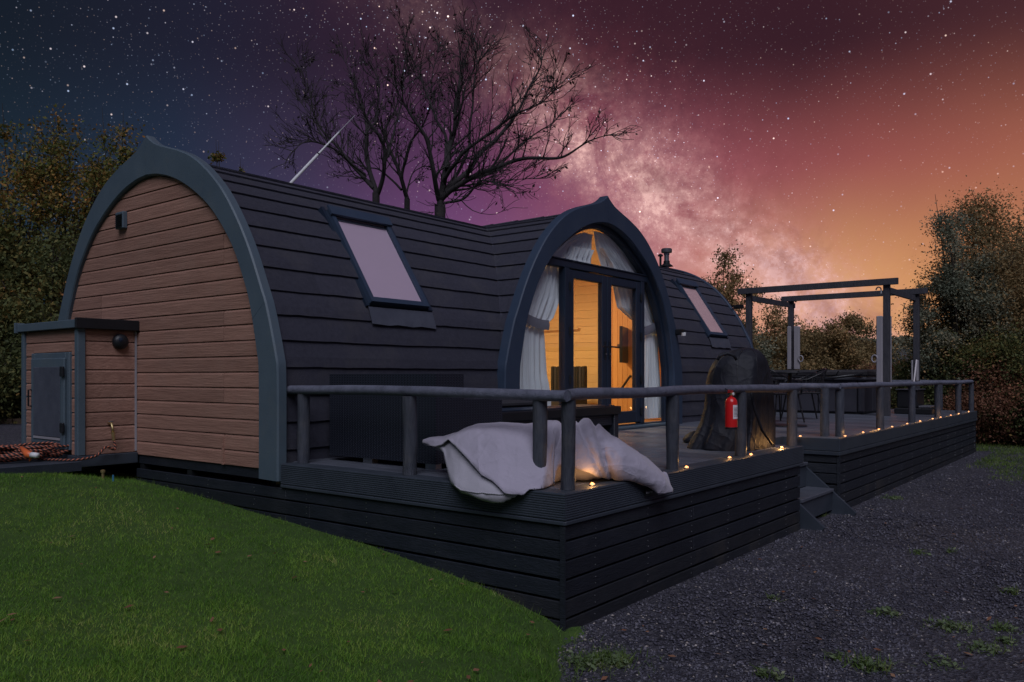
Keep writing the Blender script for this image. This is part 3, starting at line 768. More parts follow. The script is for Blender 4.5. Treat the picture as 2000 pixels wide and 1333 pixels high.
# skylights ------------------------------------------------------
def skylight(x0, x1, s_lo, s_hi, blindcol):
    w0, z0 = rp(s_lo); w1, z1 = rp(s_hi)
    A = Vector((0, CY - w0 - .055, z0 + .015)); B = Vector((0, CY - w1 - .05, z1 + .05))
    up = (B - A).normalized(); L = (B - A).length; nrm = Vector((0, -up.z, up.y)).normalized()
    if nrm.y > 0: nrm = -nrm
    ex = Vector((1, 0, 0))
    def pt(u, v, n): return Vector((x0, 0, 0)) + A + ex * u + up * v + nrm * n
    Wd = x1 - x0
    def slab(u0, v0, u1, v1, n0, n1):
        mb = MB(); mb.hexa([pt(u0, v0, n0), pt(u1, v0, n0), pt(u1, v1, n0), pt(u0, v1, n0), pt(u0, v0, n1), pt(u1, v0, n1), pt(u1, v1, n1), pt(u0, v1, n1)]); return mb
    root = build('skylight', slab(.03, .03, Wd - .03, L - .03, -.16, -.018), M['frame'], cabin)
    for a in ((0, 0, .045, L), (Wd - .045, 0, Wd, L), (.045, 0, Wd - .045, .05), (.045, L - .06, Wd - .045, L)):
        build('frame', slab(a[0], a[1], a[2], a[3], -.05, .022), M['trim_dark'], root)
    build('hood', slab(-.015, L - .085, Wd + .015, L + .02, .022, .045), M['trim_dark'], root)
    build('pane', slab(.045, .05, Wd - .045, L - .06, 0, .006), M['glass'], root)
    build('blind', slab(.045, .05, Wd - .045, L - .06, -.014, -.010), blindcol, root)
    build('blind_rail', slab(.055, L - .115, Wd - .055, L - .085, -.009, -.004), M['flash'], root)
    for e in (-1, 1):
        u0, u1 = (-.035, -.001) if e < 0 else (Wd + .001, Wd + .06)
        build('side_flashing', slab(u0, -.02, u1, L + .05, -.16, -.012 if e > 0 else -.02), M['frame'], root)
    # apron that follows the roof
    P_ = []
    for i in range(9):
        sv = s_lo - .04 - .16 * i / 8
        w, z = rp(sv); nx, nz = rn(sv); o_ = .034
        P_.append([(x0 - .02 + (Wd + .08) * j / 8, CY - w - nx * (o_ + .003 * math.sin(j * 2.3)), z + nz * o_ + (.006 * math.sin(j * 2.1 + 1) if i == 8 else 0)) for j in range(9)])
    mb = MB(); mb.grid(P_); build('apron_flashing', mb, M['flash'], root, recalc=False)
def s_at_z(z): return float(np.interp(z, ROOFD[:, 1], rs))
skylight(1.06, 1.79, s_at_z(2.09), s_at_z(2.94), M['blind'])
skylight(8.08, 8.74, s_at_z(2.09), s_at_z(2.94), M['blind_sky'])

# gable cladding --------------------------------------------------
def inner_w(z): return float(np.interp(z, INND[:, 1], INND[:, 0])) if z < 3.27 else 0
def clad_board(y0, y1, z, h, x, parent, y0t=None, y1t=None, axis='y', d=.02):
    """board with chamfered upper edge; runs along y at plane x (or along x at plane y)"""
    y0t = y0 if y0t is None else y0t; y1t = y1 if y1t is None else y1t
    prof = [(d, z), (0, z + .003), (0, z + h - .022), (.010, z + h - .0035), (d, z + h - .002)]
    P_ = []
    for (ya, yb_) in ((y0, y1),):
        A = []; B = []
        for dx, zz in prof:
            f = (zz - z) / h
            a = y0 + (y0t - y0) * f; b = y1 + (y1t - y1) * f
            A.append((x + dx, a, zz) if axis == 'y' else (a, x + dx, zz)); B.append((x + dx, b, zz) if axis == 'y' else (b, x + dx, zz))
    mb = MB(); mb.grid([A, B]); n = len(A); mb.f.append(tuple(range(n))); mb.f.append(tuple(range(n, 2 * n)))
    return build('cladding_board', mb, M['clad'], parent)
ROWH = .1265; z = .735; k = 0
JR = on(434, 700, 0, 0).y; JL = on(195, 600, 0, 0).y
while z < 3.2:
    h = ROWH
    a0, a1 = inner_w(z) + .04, inner_w(z + h) + .04
    if z + h > 3.27: h = 3.27 - z + .02; a1 = .06
    cuts = []
    if k in (0, 1, 4, 5, 8, 9, 13, 14): cuts.append(JR)
    if k in (10, 11, 2, 3, 6, 7): cuts.append(JL)
    cuts = [c for c in cuts if abs(c - CY) < min(a0, a1) - .1]
    ys = [CY - a0] + sorted(cuts) + [CY + a0]; yt = [CY - a1] + sorted(cuts) + [CY + a1]
    for i in range(len(ys) - 1):
        e0 = .0035 if i > 0 else 0; e1 = .0035 if i < len(ys) - 2 else 0
        clad_board(ys[i] + e0, ys[i + 1] - e1, z, h, .015, cabin, yt[i] + e0, yt[i + 1] - e1)
    z += ROWH; k += 1
mb = MB(); mb.prism([(CY + e * w, z_) for e, seq in ((-1, INND[::6]), (1, INND[::-6])) for w, z_ in [(q[0] + .1, q[1]) for q in seq]], 0, .036, .09)
build('gable_wall', mb, M['black'], cabin)
mb = MB(); mb.prism([(CY + e * w, z_) for e, seq in ((-1, ROOFD[::20]), (1, ROOFD[::-20])) for w, z_ in [(q[0] - .02, q[1] - .02) for q in seq]], 0, XE - .08, XE - .03)
build('far_gable_wall', mb, M['clad'], cabin)
# joint cover strip on the gable
mb = MB(); mb.box((-.0, JR - .008, .735), (.016, JR + .008, .735 + 2 * ROWH - .03)); build('joint_strip', mb, M['clad'], cabin)
# wall vent
vA = on(231, 417, 0, 0); vB = on(246, 446, 0, 0)
vent = MB().box((-.03, vB.y, vB.z), (.016, vA.y, vA.z), .006); vent = build('vent', vent, M['trim'], cabin)
for i in range(7):
    zz = vB.z + .015 + i * (vA.z - vB.z - .03) / 7
    mb = MB(); mb.hexa([(-.036, vB.y + .015, zz), (-.036, vA.y - .015, zz), (-.028, vA.y - .015, zz + .006), (-.028, vB.y + .015, zz + .006), (-.046, vB.y + .015, zz - .004), (-.046, vA.y - .015, zz - .004), (-.030, vA.y - .015, zz + .012), (-.030, vB.y + .015, zz + .012)])
    build('louvre', mb, M['black'], vent)
# flue on the ridge, far end
fp = on(1302, 508, 1, CY - .25)
fl = MB().lathe([(.045, -.25), (.045, .10), (.052, .10), (.052, .13), (.095, .14), (.10, .165), (.10, .20), (.085, .215), (.02, .218)], (fp.x, fp.y, fp.z - .01), 20)
auto_smooth(build('flue', fl, M['steel'], cabin))
mb = MB().lathe([(.12, 0), (.10, .02), (.06, .05), (.055, .10)], (fp.x, fp.y, fp.z - .12), 20); build('flue_collar', mb, M['black'], cabin)
fp2 = on(1290, 506, 1, CY - .3)
mb = MB().lathe([(.02, -.3), (.02, .04), (.045, .045), (.045, .07), (.01, .09)], (fp2.x, fp2.y, fp2.z), 12); build('roof_vent', mb, M['black'], cabin)
# wall lamps
def wall_lamp(p, parent):
    mb = MB().box((p.x - .03, p.y - .09, p.z - .04), (p.x + .03, p.y + .05, p.z + .04), .012); b = build('wall_lamp', mb, M['black'], parent)
    mb = MB().lathe([(.03, 0), (.034, .04), (.02, .05)], (p.x, p.y - .07, p.z - .055), 12); build('lens', mb, M['white'], b)
wall_lamp(on(1326, 649, 1, 2.50), cabin)
p = on(1440, 600, 0, 9.9)
mb = MB().box((p.x - .25, p.y - .03, p.z - .02), (p.x, p.y + .0, p.z + .0)); mb.box((p.x - .04, p.y - .10, p.z - .035), (p.x + .04, p.y + .06, p.z + .035)); build('wall_lamp', mb, M['black'], cabin)

# porch glazing --------------------------------------------------
GY = 2.66
fr_in = INND.copy(); 
gf_o = INP.copy(); gf_o[:, 0] += .01; gf_o[:, 1] += .01
gf_i = INP.copy()
for i in range(NA):
    a = INP[max(i - 1, 0)]; b = INP[min(i + 1, NA - 1)]; tx, tz = b[0] - a[0], b[1] - a[1]; l = math.hypot(tx, tz)
    gf_i[i] = (max(INP[i][0] - tz / l * .055, .001), INP[i][1] + tx / l * .055)
gf_i[-1, 0] = .001
arch_pieces('glazing_frame', gf_o, gf_i, 0, 0, 'y', CX, GY - .03, GY + .06, M['frame'], cabin, [0, 96])
TZ = 2.735   # transom height
def gw(z): return float(np.interp(z, gf_i[:, 1], gf_i[:, 0]))
mb = MB().box((CX - gw(TZ) - .03, GY - .028, TZ - .035), (CX + gw(TZ) + .03, GY + .058, TZ + .045), .006); build('transom', mb, M['frame'], cabin)
mb = MB().box((CX - gw(TZ) - .06, GY - .04, TZ + .048), (CX + gw(TZ) + .06, GY - .0, TZ + .06)); build('drip_bar', mb, M['frame'], cabin)
DX0, DX1 = on(1111, 650, 1, GY - .02).x, on(1251, 650, 1, GY - .02).x    # door opening
DM = (DX0 + DX1) / 2
for x in (DX0 - .045, DX1 + .045):
    mb = MB().box((x - .045, GY - .032, .845), (x + .045, GY + .062, TZ - .035), .006); build('door_post', mb, M['frame'], cabin)
mb = MB().box((CX - 1.74, GY - .03, .80), (CX + 1.74, GY + .06, .845), .006); build('sill_frame', mb, M['frame'], cabin)
mb = MB().box((CX - 1.72, GY - .14, .797), (CX + 1.72, GY - .032, .832), .008); build('threshold', mb, M['trim'], cabin)
# panes
def arch_poly(zlo, zhi, x_lo, x_hi, w_off=-.005):
    """polygon of the arch interior between heights, clipped left/right"""
    zz = np.linspace(zlo, zhi, 26); L = []; Rr = []
    for z_ in zz:
        w = gw(z_) - w_off if z_ < gf_i[-1, 1] else .001
        L.append((max(CX - w, x_lo), z_)); Rr.append((min(CX + w, x_hi), z_))
    return [q for q in Rr] + L[::-1]
for nm, a in (('fanlight_pane', arch_poly(TZ + .045, 3.21, 0, 20)), ('side_pane', arch_poly(.845, TZ - .035, 0, DX0 - .09)), ('side_pane', arch_poly(.845, TZ - .035, DX1 + .09, 20))):
    a = [p for i, p in enumerate(a) if i == 0 or (abs(p[0] - a[i - 1][0]) + abs(p[1] - a[i - 1][1])) > 1e-5]
    if nm == 'side_pane':
        if a[0][0] > CX: a = [(max(x, DX1 + .09), z_) for x, z_ in a]
        else: a = [(min(x, DX0 - .09), z_) for x, z_ in a]
    mb = MB().prism(a, 1, GY + .010, GY + .018); build(nm, mb, M['glass'], cabin)
for i, (xa, xb) in enumerate(((DX0, DM - .003), (DM + .003, DX1))):
    z0, z1 = .862, TZ - .045; fw = .105; kb = .15
    d = build('door', MB().box((xa + .004, GY - .022, z0), (xa + fw, GY + .05, z1), .008), M['frame'], cabin)
    build('stile', MB().box((xb - fw, GY - .022, z0), (xb - .004, GY + .05, z1), .008), M['frame'], d)
    build('rail', MB().box((xa + fw + .001, GY - .020, z1 - .10), (xb - fw - .001, GY + .048, z1), .008), M['frame'], d)
    build('rail', MB().box((xa + fw + .001, GY - .020, z0), (xb - fw - .001, GY + .048, z0 + kb), .008), M['frame'], d)
    build('pane', MB().box((xa + fw, GY + .010, z0 + kb), (xb - fw, GY + .018, z1 - .10)), M['glass'], d)
    hx = DM + (-.052 if i == 0 else .052); e = -1 if i == 0 else 1; hz = 1.80
    mb = MB().box((hx - .016, GY - .034, hz - .13), (hx + .016, GY - .022, hz + .09), .005)
    mb.tube([(hx, GY - .03, hz + .02), (hx, GY - .075, hz + .02), (hx + e * .14, GY - .078, hz + .015)], .010, 8); build('handle', mb, M['black'], d)
    build('lock', MB().lathe([(.011, 0), (.011, .01)], (hx, GY - .035, hz - .07), 12, 'y'), M['steel'], d)
    ox = xa if i == 0 else xb
    for hz2 in (2.49, 1.98, 1.42, 1.0):
        mb = MB().tube([(ox, GY - .035, hz2 - .05), (ox, GY - .035, hz2 + .05)], .013, 8); mb.box((ox - .02, GY - .034, hz2 - .03), (ox + .035, GY - .02, hz2 + .03)); build('hinge', mb, M['black'], d)

# interior --------------------------------------------------------
room = cabin
build('interior_floor', MB().box((.3, 2.75, .76), (XE - .1, 6.35, .805)), M['floor'], cabin)
build('porch_floor', MB().box((CX - 1.75, 2.60, .74), (CX + 1.75, 2.749, .798)), M['frame'], cabin)
WAx = 7.85
z = .81
while z < 3.3:
    wv = max(wroof(min(z + .14, 3.45)) - .12, .3); ya, yb = 4.05, CY + wv
    if yb > ya + .1: build('lining_board', MB().box((WAx, ya, z), (WAx + .02, yb, z + .134), .003), M['pine'], cabin)
    z += .136
def section(x0, x1, ya, yb, inset=.11):
    pts = []
    for y_ in np.linspace(ya, yb, 25):
        w = abs(y_ - CY) + inset
        zt = float(np.interp(w, ROOFD[::-1, 0], ROOFD[::-1, 1])) - .09 if w < 1.895 else 1.0
        pts.append((y_, max(zt, .85)))
    return MB().prism([(ya, .80)] + pts + [(yb, .80)], 0, x0, x1)
build('partition', section(WAx + .021, WAx + .05, 3.0, 6.25), M['pine'], cabin)
WBx = 7.25
y = 2.86
while y < 4.1:
    zt = float(np.interp(abs(y - CY) + .13, ROOFD[::-1, 0], ROOFD[::-1, 1])) - .10
    build('lining_board', MB().box((WBx, y, .81), (WBx + .018, y + .088, zt), .003), M['pine_v'], cabin); y += .09
build('partition', section(WBx + .02, WBx + .59, 2.88, 4.14), M['pine_v'], cabin)
build('door_casing', MB().box((WBx + .3, 4.141, .81), (WBx + .38, 4.20, 2.75)), M['pine_v'], cabin)
# end wall to the left inside
build('partition', section(.9, .95, 2.9, 6.2), M['pine'], cabin)
z = .81
# back wall boards
while z < 2.3:
    build('lining_board', MB().box((.96, 6.30, z), (WAx - .01, 6.32, z + .134), .003), M['pine'], cabin); z += .136
# ceiling lamp
lampb = build('ceiling_lamp', MB().lathe([(.16, 0), (.17, .03), (.15, .07), (.05, .08)], (5.4, 4.6, 3.22), 24), M['white'], cabin)
build('lamp_glass', MB().lathe([(.02, -.06), (.12, -.045), (.15, -.01), (.15, 0)], (5.4, 4.6, 3.22), 24), emis('lamp_glass_glow', (1, .72, .4), 6), lampb)
lt = bpy.data.lights.new('ceiling_lamp_light', 'AREA'); lt.shape = 'DISK'; lt.size = .3; lt.energy = 80; lt.color = (1, .72, .38)
lo_ = bpy.data.objects.new('ceiling_lamp_light', lt); COL.objects.link(lo_); lo_.location = (5.4, 4.6, 3.14)
lt2 = bpy.data.lights.new('room_point_light', 'POINT'); lt2.shadow_soft_size = .12; lt2.energy = 32; lt2.color = (1, .62, .26)  # warm point light at the back of the room, no fixture modelled
lo2 = bpy.data.objects.new('room_point_light', lt2); COL.objects.link(lo2); lo2.location = (3.2, 5.6, 2.3)

# curtains ---------------------------------------------------------
def curtain(parent, rows_, ypos, amp, nfold, m, name='drape', phase=0., jit=.0, seed=0):
    """rows_: (z, x_left, x_right, amp multiplier)"""
    N = 70; zs_ = [r_[0] for r_ in rows_]; K = 46; P_ = []
    for i in range(K):
        f = i / (K - 1); ii = f * (len(rows_) - 1); a = int(min(ii, len(rows_) - 2)); u = ii - a; u = u * u * (3 - 2 * u) * .5 + u * .5
        r0, r1 = rows_[a], rows_[a + 1]; q = [r0[k_] + (r1[k_] - r0[k_]) * u for k_ in range(4)]
        row = []
        for j in range(N):
            g = j / (N - 1); x = q[1] + (q[2] - q[1]) * g
            ph = g * nfold * 2 * PI + phase + 1.3 * mnoise.noise(Vector((g * 3, f * 1.5, seed)))
            yy = ypos + amp * q[3] * (math.sin(ph) + .35 * math.sin(ph * 2.3 + f * 2)) + .02 * mnoise.noise(Vector((g * 2, f * 3, seed + 5)))
            row.append((x, yy, q[0] + jit * math.sin(g * nfold * 2 * PI * .5)))
        P_.append(row)
    mb = MB(); mb.grid(P_); o = build(name, mb, m, parent, smooth=True, recalc=False); return o
def xof(px, py, y=GY + .09): return on(px, py, 1, y).x
YC = GY + .10
def zof(px, py, y=GY + .10): return on(px, py, 1, y).z
c1 = thing('tieback_curtain', 'white curtain tied back with a grey band behind the left side pane', 'curtain', (3.1, YC, .82), 'tied-back curtains in the arched porch window')
xL = CX - 1.69
curtain(c1, [(2.70, CX - 1.24, xof(1094, 540), 1), (2.35, CX - 1.48, xof(1093, 575), 1), (zof(1060, 620), xL + .10, xof(1082, 622), .6), (zof(1050, 640), xL + .09, xof(1063, 640), .4)], YC, .022, 7, M['curtain'], seed=1)
curtain(c1, [(zof(1050, 640), xL + .09, xof(1063, 642), .5), (1.45, xL + .03, xof(1070, 700), .8), (1.15, xL, xof(1077, 760), 1), (.86, xL, xof(1080, 800), 1)], YC, .020, 6, M['curtain'], seed=2)
mb = MB(); P_ = []
for i in range(15):
    f = i / 14; x = (xL + .06) + (xof(1066, 620) - xL - .06) * f; zc = zof(1032, 612) - .12 * math.sin(f * PI * .55) ; hh = .055
    P_.append([(x, YC - .055, zc + hh), (x, YC - .066, zc), (x, YC - .055, zc - hh)])
mb.grid(P_); build('tieback', mb, M['tie'], c1, smooth=True, recalc=False)
c2 = thing('tieback_curtain', 'white curtain sweeping to a grey band behind the right side pane', 'curtain', (5.9, YC, .82), 'tied-back curtains in the arched porch window')
xR = CX + 1.80
curtain(c2, [(2.70, xof(1200, 545), CX + 1.36, 1), (2.35, xof(1213, 590), CX + 1.62, 1), (zof(1275, 630), xof(1240, 640), xR - .06, .6), (zof(1275, 652), xof(1262, 658), xR - .08, .4)], YC + .03, .022, 9, M['curtain'], seed=3)
curtain(c2, [(zof(1275, 652), xof(1262, 658), xR - .08, .5), (1.45, xof(1258, 700), xR - .02, .8), (1.15, xof(1256, 760), xR, 1), (.88, xof(1264, 806), xR, 1)], YC + .03, .020, 6, M['curtain'], seed=4)
mb = MB(); P_ = []
for i in range(15):
    f = i / 14; x = xof(1252, 655) + (xR - .04 - xof(1252, 655)) * f; zc = zof(1255, 648) + .18 * f ** 1.6; hh = .06
    P_.append([(x, YC - .03, zc + hh), (x, YC - .042, zc), (x, YC - .03, zc - hh)])
mb.grid(P_); build('tieback', mb, M['tie'], c2, smooth=True, recalc=False)
apx, apz = xof(1160, 468), zof(1160, 468)
c3 = thing('swag_curtain', 'left pleated white swag inside the arched fanlight', 'curtain', (4.0, YC, 2.7), 'swags behind the fanlight')
curtain(c3, [(3.19, CX - .22, apx - .01, .3), (3.02, CX - .78, apx - .04, 1), (2.84, CX - 1.08, xof(1150, 492) - .02, 1), (2.70, CX - 1.26, xof(1144, 512), 1)], YC, .02, 8, M['curtain'], seed=6)
curtain(c3, [(2.99, CX - .55, xof(1155, 478), 1), (2.86, CX - .62, xof(1150, 490), 1), (2.67, CX - .72, xof(1147, 512), 1.2)], YC - .035, .026, 5, M['curtain'], 'frill', seed=8)
c4 = thing('swag_curtain', 'right pleated white swag inside the arched fanlight', 'curtain', (5.2, YC, 2.7), 'swags behind the fanlight')
curtain(c4, [(3.24, apx + .01, CX + .35, .3), (3.02, apx + .09, CX + .92, 1), (2.84, xof(1176, 495), CX + 1.2, 1), (2.70, xof(1186, 520), CX + 1.38, 1)], YC, .02, 8, M['curtain'], seed=7)
curtain(c4, [(3.04, apx + .10, CX + .3, .6), (2.88, apx + .28, CX + .62, 1), (2.67, apx + .42, CX + .95, 1.2)], YC - .035, .026, 6, M['curtain'], 'frill', seed=9)

# television, chair and picture ledge inside
tv = thing('television', 'black flat television on a wall bracket inside the cabin', 'television', tuple(on(1221, 675, 1, 3.72)))
c = on(1221, 675, 1, 3.72); d = Vector((.80, .60, 0)).normalized(); n_ = Vector((-d.y, d.x, 0))
def obox(c, ex, ey, hx, hy, hz):
    c = Vector(c); z_ = Vector((0, 0, 1)); mb = MB()
    return mb.hexa([c + ex * a * hx + ey * b * hy + z_ * e * hz for e in (-1, 1) for a, b in ((-1, -1), (1, -1), (1, 1), (-1, 1))])
d = Vector((.93, .36, 0)).normalized(); n_ = Vector((-d.y, d.x, 0))
build('bezel', obox(c, d, n_, .42, .02, .27), M['black'], tv); build('screen', obox(c - n_ * .022, d, n_, .405, .002, .255), M['frame'], tv)
build('bracket', MB().beam(c + n_ * .03, (WBx, c.y + .2, c.z), .05, .05), M['blackmetal'], tv)
ac = thing('high_back_seat', 'dark striped high-backed seat inside behind the left door', 'seat', (6.9, 5.1, .81))
p0 = on(1074, 716, 0, 7.1); p1 = on(1141, 716, 0, 7.1); ztop = p0.z
yA, yB = p1.y, p0.y
build('seat_base', MB().box((6.6, yA, .81), (7.15, yB, 1.15), .03), M['seat'], ac)
i = 0; yy = yA
while yy < yB - .01:
    build('back_slat', MB().box((7.10, yy, 1.0), (7.2, min(yy + .055, yB), ztop - .01 * (i % 2)), .012), M['seat'] if i % 2 else M['black'], ac); yy += .06; i += 1
bo = on(1075, 645, 0, WAx - .04)
single('picture_ledge', MB().box((WAx - .09, bo.y - .6, bo.z - .012), (WAx - .002, bo.y + .45, bo.z + .012)), M['pine'], 'narrow pine ledge on the lit inside wall behind the left curtain', 'shelf')
sr = thing('stair_rail', 'dark slanted handrail inside near the television', 'handrail', tuple(on(1210, 770, 1, 3.4)))
mb = MB().tube([on(1210, 765, 1, 3.5), on(1226, 742, 1, 3.6), on(1231, 735, 1, 3.6)], .018, 8); build('grab_rail', mb, M['black'], sr)
mb = MB().tube([on(1231, 735, 1, 3.6), (WBx, 3.7, on(1231, 735, 1, 3.6).z)], .014, 8); build('bracket', mb, M['black'], sr)

# ---------------------------------------------------------------- skirting under gable and floor beam
build('base_beam', MB().box((.03, CY - 1.8, .655), (.09, CY + 1.9, .733)), M['skirt'], cabin)
build('base_beam', MB().box((.10, CY - 1.85, .42), (.25, CY - 1.7, .66)), M['black'], cabin)

# ---------------------------------------------------------------- decks
DZ = .795
def fascia(mbx, name='fascia_board'): return mbx
def ribbed_fascia(root, axis, a, b, plane, out, z1=DZ, z0=.64, lip=True):
    """ribbed board; geometry ribs. axis: running axis; plane: coordinate of the face; out: -1 face looks to minus"""
    pr = []
    zt = z1 - .004; zb = z0
    n = 11; step = (zt - zb) / n
    pr.append((.022, zt)); pr.append((.003, zt)); 
    for i in range(n):
        z_ = zt - i * step
        pr += [(0, z_ - step * .18), (0, z_ - step * .60), (.0035, z_ - step * .68), (.0035, z_ - step * .95)]
    pr.append((.022, zb))
    A = []; B = []
    for d_, z_ in pr:
        A.append((a, plane - out * -d_ * 1 if False else plane + (-out) * d_, z_) if axis == 'x' else (plane + (-out) * d_, a, z_))
        B.append((b, plane + (-out) * d_, z_) if axis == 'x' else (plane + (-out) * d_, b, z_))
    mb = MB(); mb.grid([A, B]); m_ = len(A); mb.f.append(tuple(range(m_))); mb.f.append(tuple(range(m_, 2 * m_)))
    build('fascia_board', mb, M['rib'], root)
    if lip:
        q0 = plane - out * .004; q1 = plane + (-out) * .022
        mb = MB(); o0 = (min(plane + out * .004, q1), max(plane + out * .004, q1))
        if axis == 'x': mb.box((a, o0[0], z0 - .026), (b, o0[1], z0 - .003), .004)
        else: mb.box((o0[0], a, z0 - .026), (o0[1], b, z0 - .003), .004)
        build('nosing', mb, M['rib'], root)
ZB = [(.527, .608)] + [(.515 - .112 * k - .098, .515 - .112 * k) for k in range(5)]
def skirting(root, axis, a, b, plane, out, zrows=ZB, joint=None, lowdirty=2, bow=0):
    for k, (z0, z1) in enumerate(zrows):
        cuts = [a, b]
        if joint and (b - a) > 2.6: cuts = [a] + [a + (b - a) * f for f in (joint if k % 2 else [1 - j for j in joint][::-1])] + [b]
        for c0, c1 in zip(cuts[:-1], cuts[1:]):
            p0, p1 = sorted((plane, plane - out * .02)); jz = random.uniform(-.003, .003)
            mb = MB()
            lo3 = (c0 + .001, p0, z0 + jz) if axis == 'x' else (p0, c0 + .001, z0 + jz)
            hi3 = (c1 - .001, p1, z1 + jz) if axis == 'x' else (p1, c1 - .001, z1 + jz)
            mb.box(lo3, hi3, .003)
            build('skirting_board', mb, M['skirt_low'] if k >= len(zrows) - lowdirty else M['skirt'], root)
def deck_boards(root, x0, x1, yfun0, y1, w=.143):
    x = x0
    while x < x1 - .02:
        xe = min(x + w, x1)
        build('deck_board', MB().box((x + .0025, yfun0(x + w / 2), DZ - .028), (xe - .0025, y1(x + w / 2), DZ), .004), M['deck'], root); x += w
deck1 = thing('timber_deck', 'grey raised deck in front of the cabin, its near corner toward the camera', 'deck', (2.0, 1.3, 0), 'raised deck sections')
DB = (lambda x: 2.60)
deck_boards(deck1, .145, 4.02, lambda x: .145, lambda x: 2.655)
# border boards
build('border_board', MB().box((.001, .001, DZ - .027), (.142, 2.60, DZ + .0), .003), M['rib'], deck1)
build('border_board', MB().box((.143, .001, DZ - .027), (4.03, .142, DZ + .0), .003), M['rib'], deck1)
ribbed_fascia(deck1, 'y', -.002, 2.60, -.004, -1); ribbed_fascia(deck1, 'x', .0, 4.035, -.004, -1)
ribbed_fascia(deck1, 'y', .0, .5, 4.035, 1)
skirting(deck1, 'y', .035, 4.80, .012, -1, joint=[.47]); skirting(deck1, 'x', .012, 3.98, .012, -1, joint=[.42])
skirting(deck1, 'y', .03, 2.5, 4.0, 1)
build('corner_post', MB().box((.034, .034, -.1), (.1, .1, .76)), M['black'], deck1)
for x in (1.3, 2.6, 3.9): build('joist_post', MB().box((x, .034, -.1), (x + .07, .1, .76)), M['black'], deck1)
for y in (1.3, 2.6, 3.9, 4.7): build('joist_post', MB().box((.034, y, -.1), (.1, y + .07, .65)), M['black'], deck1)
build('corner_strip', MB().box((.001, .0, -.05), (.011, .034, .608)), M['skirt'], deck1)
build('underframe', MB().box((.11, .11, .55), (3.9, 2.5, .74)), M['black'], deck1)
build('underframe', MB().box((.12, .12, -.05), (.14, 4.7, .6)), M['black'], deck1)
build('underframe', MB().box((.15, .12, -.05), (3.9, .14, .54)), M['black'], deck1)
deck2 = thing('timber_deck', 'grey raised deck under the pergola and hot tub, with slatted sides', 'deck', (9.7, 1.9, 0), 'raised deck sections')
deck_boards(deck2, 4.025, 5.2, lambda x: .62, lambda x: 2.655)
deck_boards(deck2, 5.2, 14.1, lambda x: .03, lambda x: 2.655 if x < 6.75 else (2.75 if x < 9.8 else 4.6))
build('border_board', MB().box((5.2, .001, DZ - .027), (14.1, .029, DZ), .003), M['rib'], deck2)
def plain_fascia(root, axis, a, b, plane, out):
    for z0, z1, o in ((.655, DZ - .004, 0), (.61, .651, .004)):
        p0, p1 = sorted((plane + out * o, plane - out * .022)); mb = MB()
        mb.box((a, p0, z0), (b, p1, z1), .004) if axis == 'x' else mb.box((p0, a, z0), (p1, b, z1), .004)
        build('fascia_board', mb, M['rib'], root)
plain_fascia(deck2, 'x', 5.2, 14.1, -.004, -1); plain_fascia(deck2, 'y', .0, 1.0, 5.192, -1); plain_fascia(deck2, 'y', 0, 4.6, 14.12, 1); plain_fascia(deck2, 'x', 4.04, 5.18, .60, -1)
skirting(deck2, 'x', 5.235, 14.08, .012, -1, joint=[.33, .66]); skirting(deck2, 'y', .03, 1.0, 5.21, -1, lowdirty=1); skirting(deck2, 'y', .03, 4.6, 14.08, 1)
build('corner_post', MB().box((5.205, .0, -.05), (5.234, .029, .608)), M['skirt'], deck2)
build('corner_post', MB().box((5.236, .034, -.1), (5.3, .1, .76)), M['black'], deck2)
build('underframe', MB().box((5.3, .12, -.05), (14.0, .14, .76)), M['black'], deck2); build('underframe', MB().box((5.32, .12, -.05), (5.34, 2, .76)), M['black'], deck2)
build('underframe', MB().box((4.0, .9, -.05), (5.32, .92, .76)), M['black'], deck2)

# galvanised screw heads along the boards: one part per deck side, too small to pick apart
def screws(root, axis, a, b, plane, step, zs_):
    mb = MB(); u = a
    while u < b:
        for z_ in zs_:
            du = random.uniform(-.006, .006); c = (u + du, plane, z_ + random.uniform(-.004, .004)) if axis == 'x' else (plane, u + du, z_ + random.uniform(-.004, .004))
            mb.lathe([(.0042, -.001), (.0038, .0016)], c, 6, 'y') if axis == 'x' else mb.lathe([(.0042, .001), (.0038, -.0016)], c, 6, 'x')
        u += step
    build('screw_heads', mb, M['steel'], root)['kind'] = 'stuff'
ZSC = [z0 + f * (z1 - z0) for z0, z1 in ZB for f in (.28, .72)]
screws(deck1, 'x', .34, 3.9, .010, .65, ZSC); screws(deck1, 'y', .36, 4.7, .010, .65, ZSC); screws(deck2, 'x', 5.4, 14, .010, .65, ZSC)

# steps between the decks
st_ = thing('deck_steps', 'two dark timber steps with slanted sides between the two decks', 'steps', (4.6, 0, 0))
for x in (4.075, 5.13):
    mb = MB().prism([(-.17, 0), (.12, .0), (.59, .40), (.59, .70), (-.19, .03)], 0, x - .022, x + .022)
    build('stringer', mb, M['rib'], st_)
build('tread', MB().box((4.10, .03, .235), (5.105, .32, .27), .006), M['deck'], st_); build('riser', MB().box((4.10, .05, .04), (5.105, .072, .234), .004), M['rib'], st_)
build('tread', MB().box((4.10, .30, .50), (5.105, .575, .535), .006), M['deck'], st_); build('riser', MB().box((4.10, .322, .271), (5.105, .345, .499), .004), M['rib'], st_)

